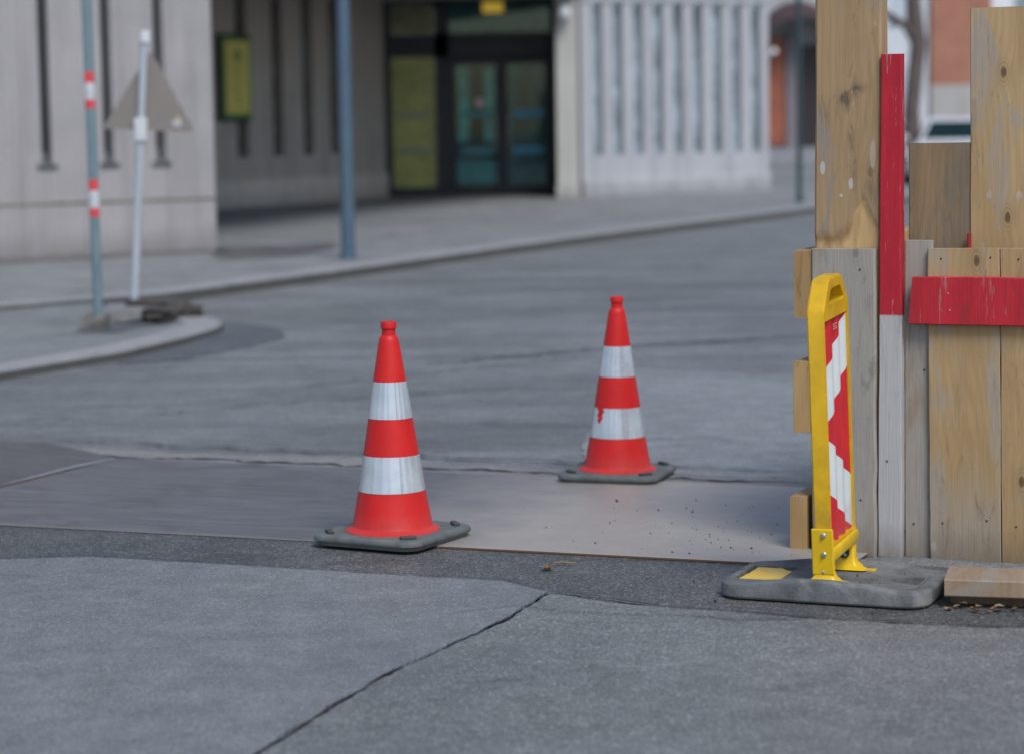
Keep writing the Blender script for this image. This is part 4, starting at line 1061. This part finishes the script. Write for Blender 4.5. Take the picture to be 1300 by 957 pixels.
bm = bmesh.new(); box(bm, -1.0, -.62, -.05, 6, 0, 9); obj('pilaster', bm, concrete('white_pilaster', (.58, .60, .64), (.66, .68, .72), stainz=False), bb)
bm = bmesh.new(); tube(bm, [(-.585, -.04, .05), (-.585, -.04, 9)], .045, 8); obj('downpipe', bm, plain('grey_pipe', (.08, .07, .08), .6), bb)
pb = thing('pale_building', 'bright white building with pale blue windows behind the bare tree', 'building', T((11.6, 74, 0)))
bm = bmesh.new(); box(bm, -3.6, 3.0, 0, 6, 0, 11); obj('wall', bm, concrete('bright_render', (.62, .66, .72), (.70, .74, .80), stainz=False), pb)
for x in (-1.8, .1):
    for z in (1.0, 4.2):
        bm = bmesh.new(); box(bm, x, x + 1.1, -.04, -.003, z, z + 1.8); w_ = obj('window', bm, plain('pale_blue_window', (.55, .62, .70), .25, var=.2), pb)
        bm = bmesh.new(); box(bm, x - .1, x + 1.2, -.10, -.003, z - .12, z - .03); obj('sill', bm, C_fac, w_)

# bare street tree
tr = thing('bare_tree', 'bare winter street tree with a forked curved trunk, right of the red batten', 'tree', T((7.66, 46, 0)))
bm = bmesh.new()
tube(bm, [(0, 0, 0), (.02, 0, .6), (-.02, 0, 1.4), (.05, 0, 2.1), (.12, .02, 2.7), (.04, 0, 3.2), (-.02, 0, 4.0)], [.22, .17, .155, .15, .155, .16, .12], 12)
tube(bm, [(.10, 0, 2.65), (-.15, -.05, 3.05), (-.55, -.1, 3.28), (-1.3, -.2, 3.6), (-2.0, -.2, 4.4)], [.10, .08, .065, .05, .03], 10)
obj('trunk', bm, plain('bark', (.105, .085, .082), .9, var=.4, scale=12, bump=.6), tr, None, 50)
bm = bmesh.new(); rt = random.Random(21)
def grow(p, d, L, r, n):
    q = p; pts = [p]; dd = Vector(d)
    for k in range(4):
        dd = (dd + Vector((rt.uniform(-.25, .25), rt.uniform(-.25, .25), rt.uniform(-.05, .2)))).normalized(); q = q + dd * L / 4; pts.append(q)
    tube(bm, pts, [r, r * .85, r * .7, r * .55, r * .4], 5, False)
    if n:
        for k in range(3 + (n > 1)):
            b = pts[rt.choice((2, 3, 4))]
            grow(b, (dd + Vector((rt.uniform(-.9, .9), rt.uniform(-.9, .9), rt.uniform(-.1, .6)))).normalized(), L * rt.uniform(.5, .75), r * .5, n - 1)
for st, d in (((-.02, 0, 3.95), (.1, 0, 1)), ((-.02, 0, 3.95), (.7, .2, 1)), ((-.02, 0, 3.95), (-.5, .3, 1)), ((0, 0, 3.4), (.8, -.4, .7)), ((-2, -.2, 4.4), (-.5, 0, 1)), ((-1.3, -.2, 3.6), (-.5, .5, .9))):
    grow(Vector(st), Vector(d).normalized(), 1.7, .055, 3)
obj('crown', bm, plain('twig_bark', (.10, .08, .078), .9), tr, None)

# parked car
def loft(bm, secs, n=20, cap=True):
    """secs: (y, half width, z low, z high, corner radius)"""
    rings = []
    for y, hw, zl, zh, r in secs:
        o = rrect(hw, (zh - zl) / 2, min(r, hw * .95, (zh - zl) * .48), 4)
        rings.append([bm.verts.new((x, y, (zl + zh) / 2 + q)) for x, q in o])
    m = len(rings[0])
    for A, B in zip(rings, rings[1:]):
        for i in range(m): bm.faces.new((A[i], A[(i + 1) % m], B[(i + 1) % m], B[i]))
    if cap: bm.faces.new(rings[0]); bm.faces.new(rings[-1])
car = thing('parked_car', 'white parked car with a dark windscreen behind the low brown board', 'car', T((8.55, 46, 0)) @ RZ(R(-14)))
M_car = Mat('white_car_paint').set(color=(.62, .65, .69), rough=.25, coat=.8, coatr=.05).m
M_win = Mat('car_glass').set(color=(.012, .040, .038), rough=.08, spec=.7).m
bm = bmesh.new(); loft(bm, [(-2.10, .60, .40, .60, .12), (-2.04, .76, .26, .68, .14), (-1.80, .85, .20, .74, .16), (-1.2, .88, .19, .84, .16), (-.7, .88, .19, .88, .15), (1.2, .88, .19, .90, .15), (1.8, .86, .20, .88, .16), (2.05, .78, .28, .80, .16), (2.10, .66, .4, .7, .1)])
obj('body', bm, M_car, car, None, 40)
bm = bmesh.new(); loft(bm, [(-.95, .72, .70, .86, .05), (-.25, .64, .70, 1.25, .12), (.1, .62, .70, 1.32, .14), (.7, .61, .70, 1.32, .14), (1.2, .63, .70, 1.20, .12), (1.75, .66, .70, .88, .06)])
obj('cabin', bm, M_car, car, None, 40)
def quad(name, P, mt):
    bm = bmesh.new(); f = bm.faces.new([bm.verts.new(p) for p in P]); r = bmesh.ops.extrude_face_region(bm, geom=[f]); n = f.normal
    obj(name, bm, mt, car)
quad('windscreen', [(-.62, -.88, .91), (.62, -.88, .91), (.50, -.31, 1.225), (-.50, -.31, 1.225)], M_win)
quad('rear_window', [(-.5, 1.70, .93), (.5, 1.70, .93), (.46, 1.24, 1.19), (-.46, 1.24, 1.19)], M_win)
for s in (-1, 1):
    quad('side_window', [(s * .694, -.55, .93), (s * .680, .28, .93), (s * .640, .28, 1.23), (s * .655, -.20, 1.19)], M_win)
    quad('side_window', [(s * .680, .34, .93), (s * .690, 1.3, .93), (s * .655, .98, 1.20), (s * .640, .34, 1.23)], M_win)
    bm = bmesh.new(); box(bm, -.16, .16, -.03, .05, -.06, .06, None, .025, 2); obj('headlight', bm, plain('headlamp_glass', (.6, .63, .66), .1, .3), car, T((s * .60, -2.02, .60)) @ RZ(s * .35), 40)
    bm = bmesh.new(); box(bm, -.07, .07, -.05, .05, -.05, .05, None, .03, 2); obj('mirror', bm, M_car, car, T((s * .98, -.62, .94)), 40)
    for y in (-1.32, 1.32):
        wm = T((s * .80, y, .31)) @ RY(math.pi / 2)
        bm = bmesh.new(); lathe(bm, [(.20, -.095), (.30, -.10), (.315, -.06), (.315, .06), (.30, .10), (.20, .095)], 28, wm); wh = obj('wheel', bm, M_rubd, car, None, 40)
        bm = bmesh.new(); lathe(bm, [(.20, -.09), (.16, -.07), (.05, -.085), (.0, -.085)], 28, wm); lathe(bm, [(.20, .09), (.16, .07), (.05, .085), (.0, .085)], 28, wm); obj('rim', bm, M_zinc, wh, None, 40)
bm = bmesh.new(); box(bm, -.45, .45, -.02, .02, -.07, .07, None, .02, 2); obj('grille', bm, M_rubd, car, T((0, -2.10, .47)))
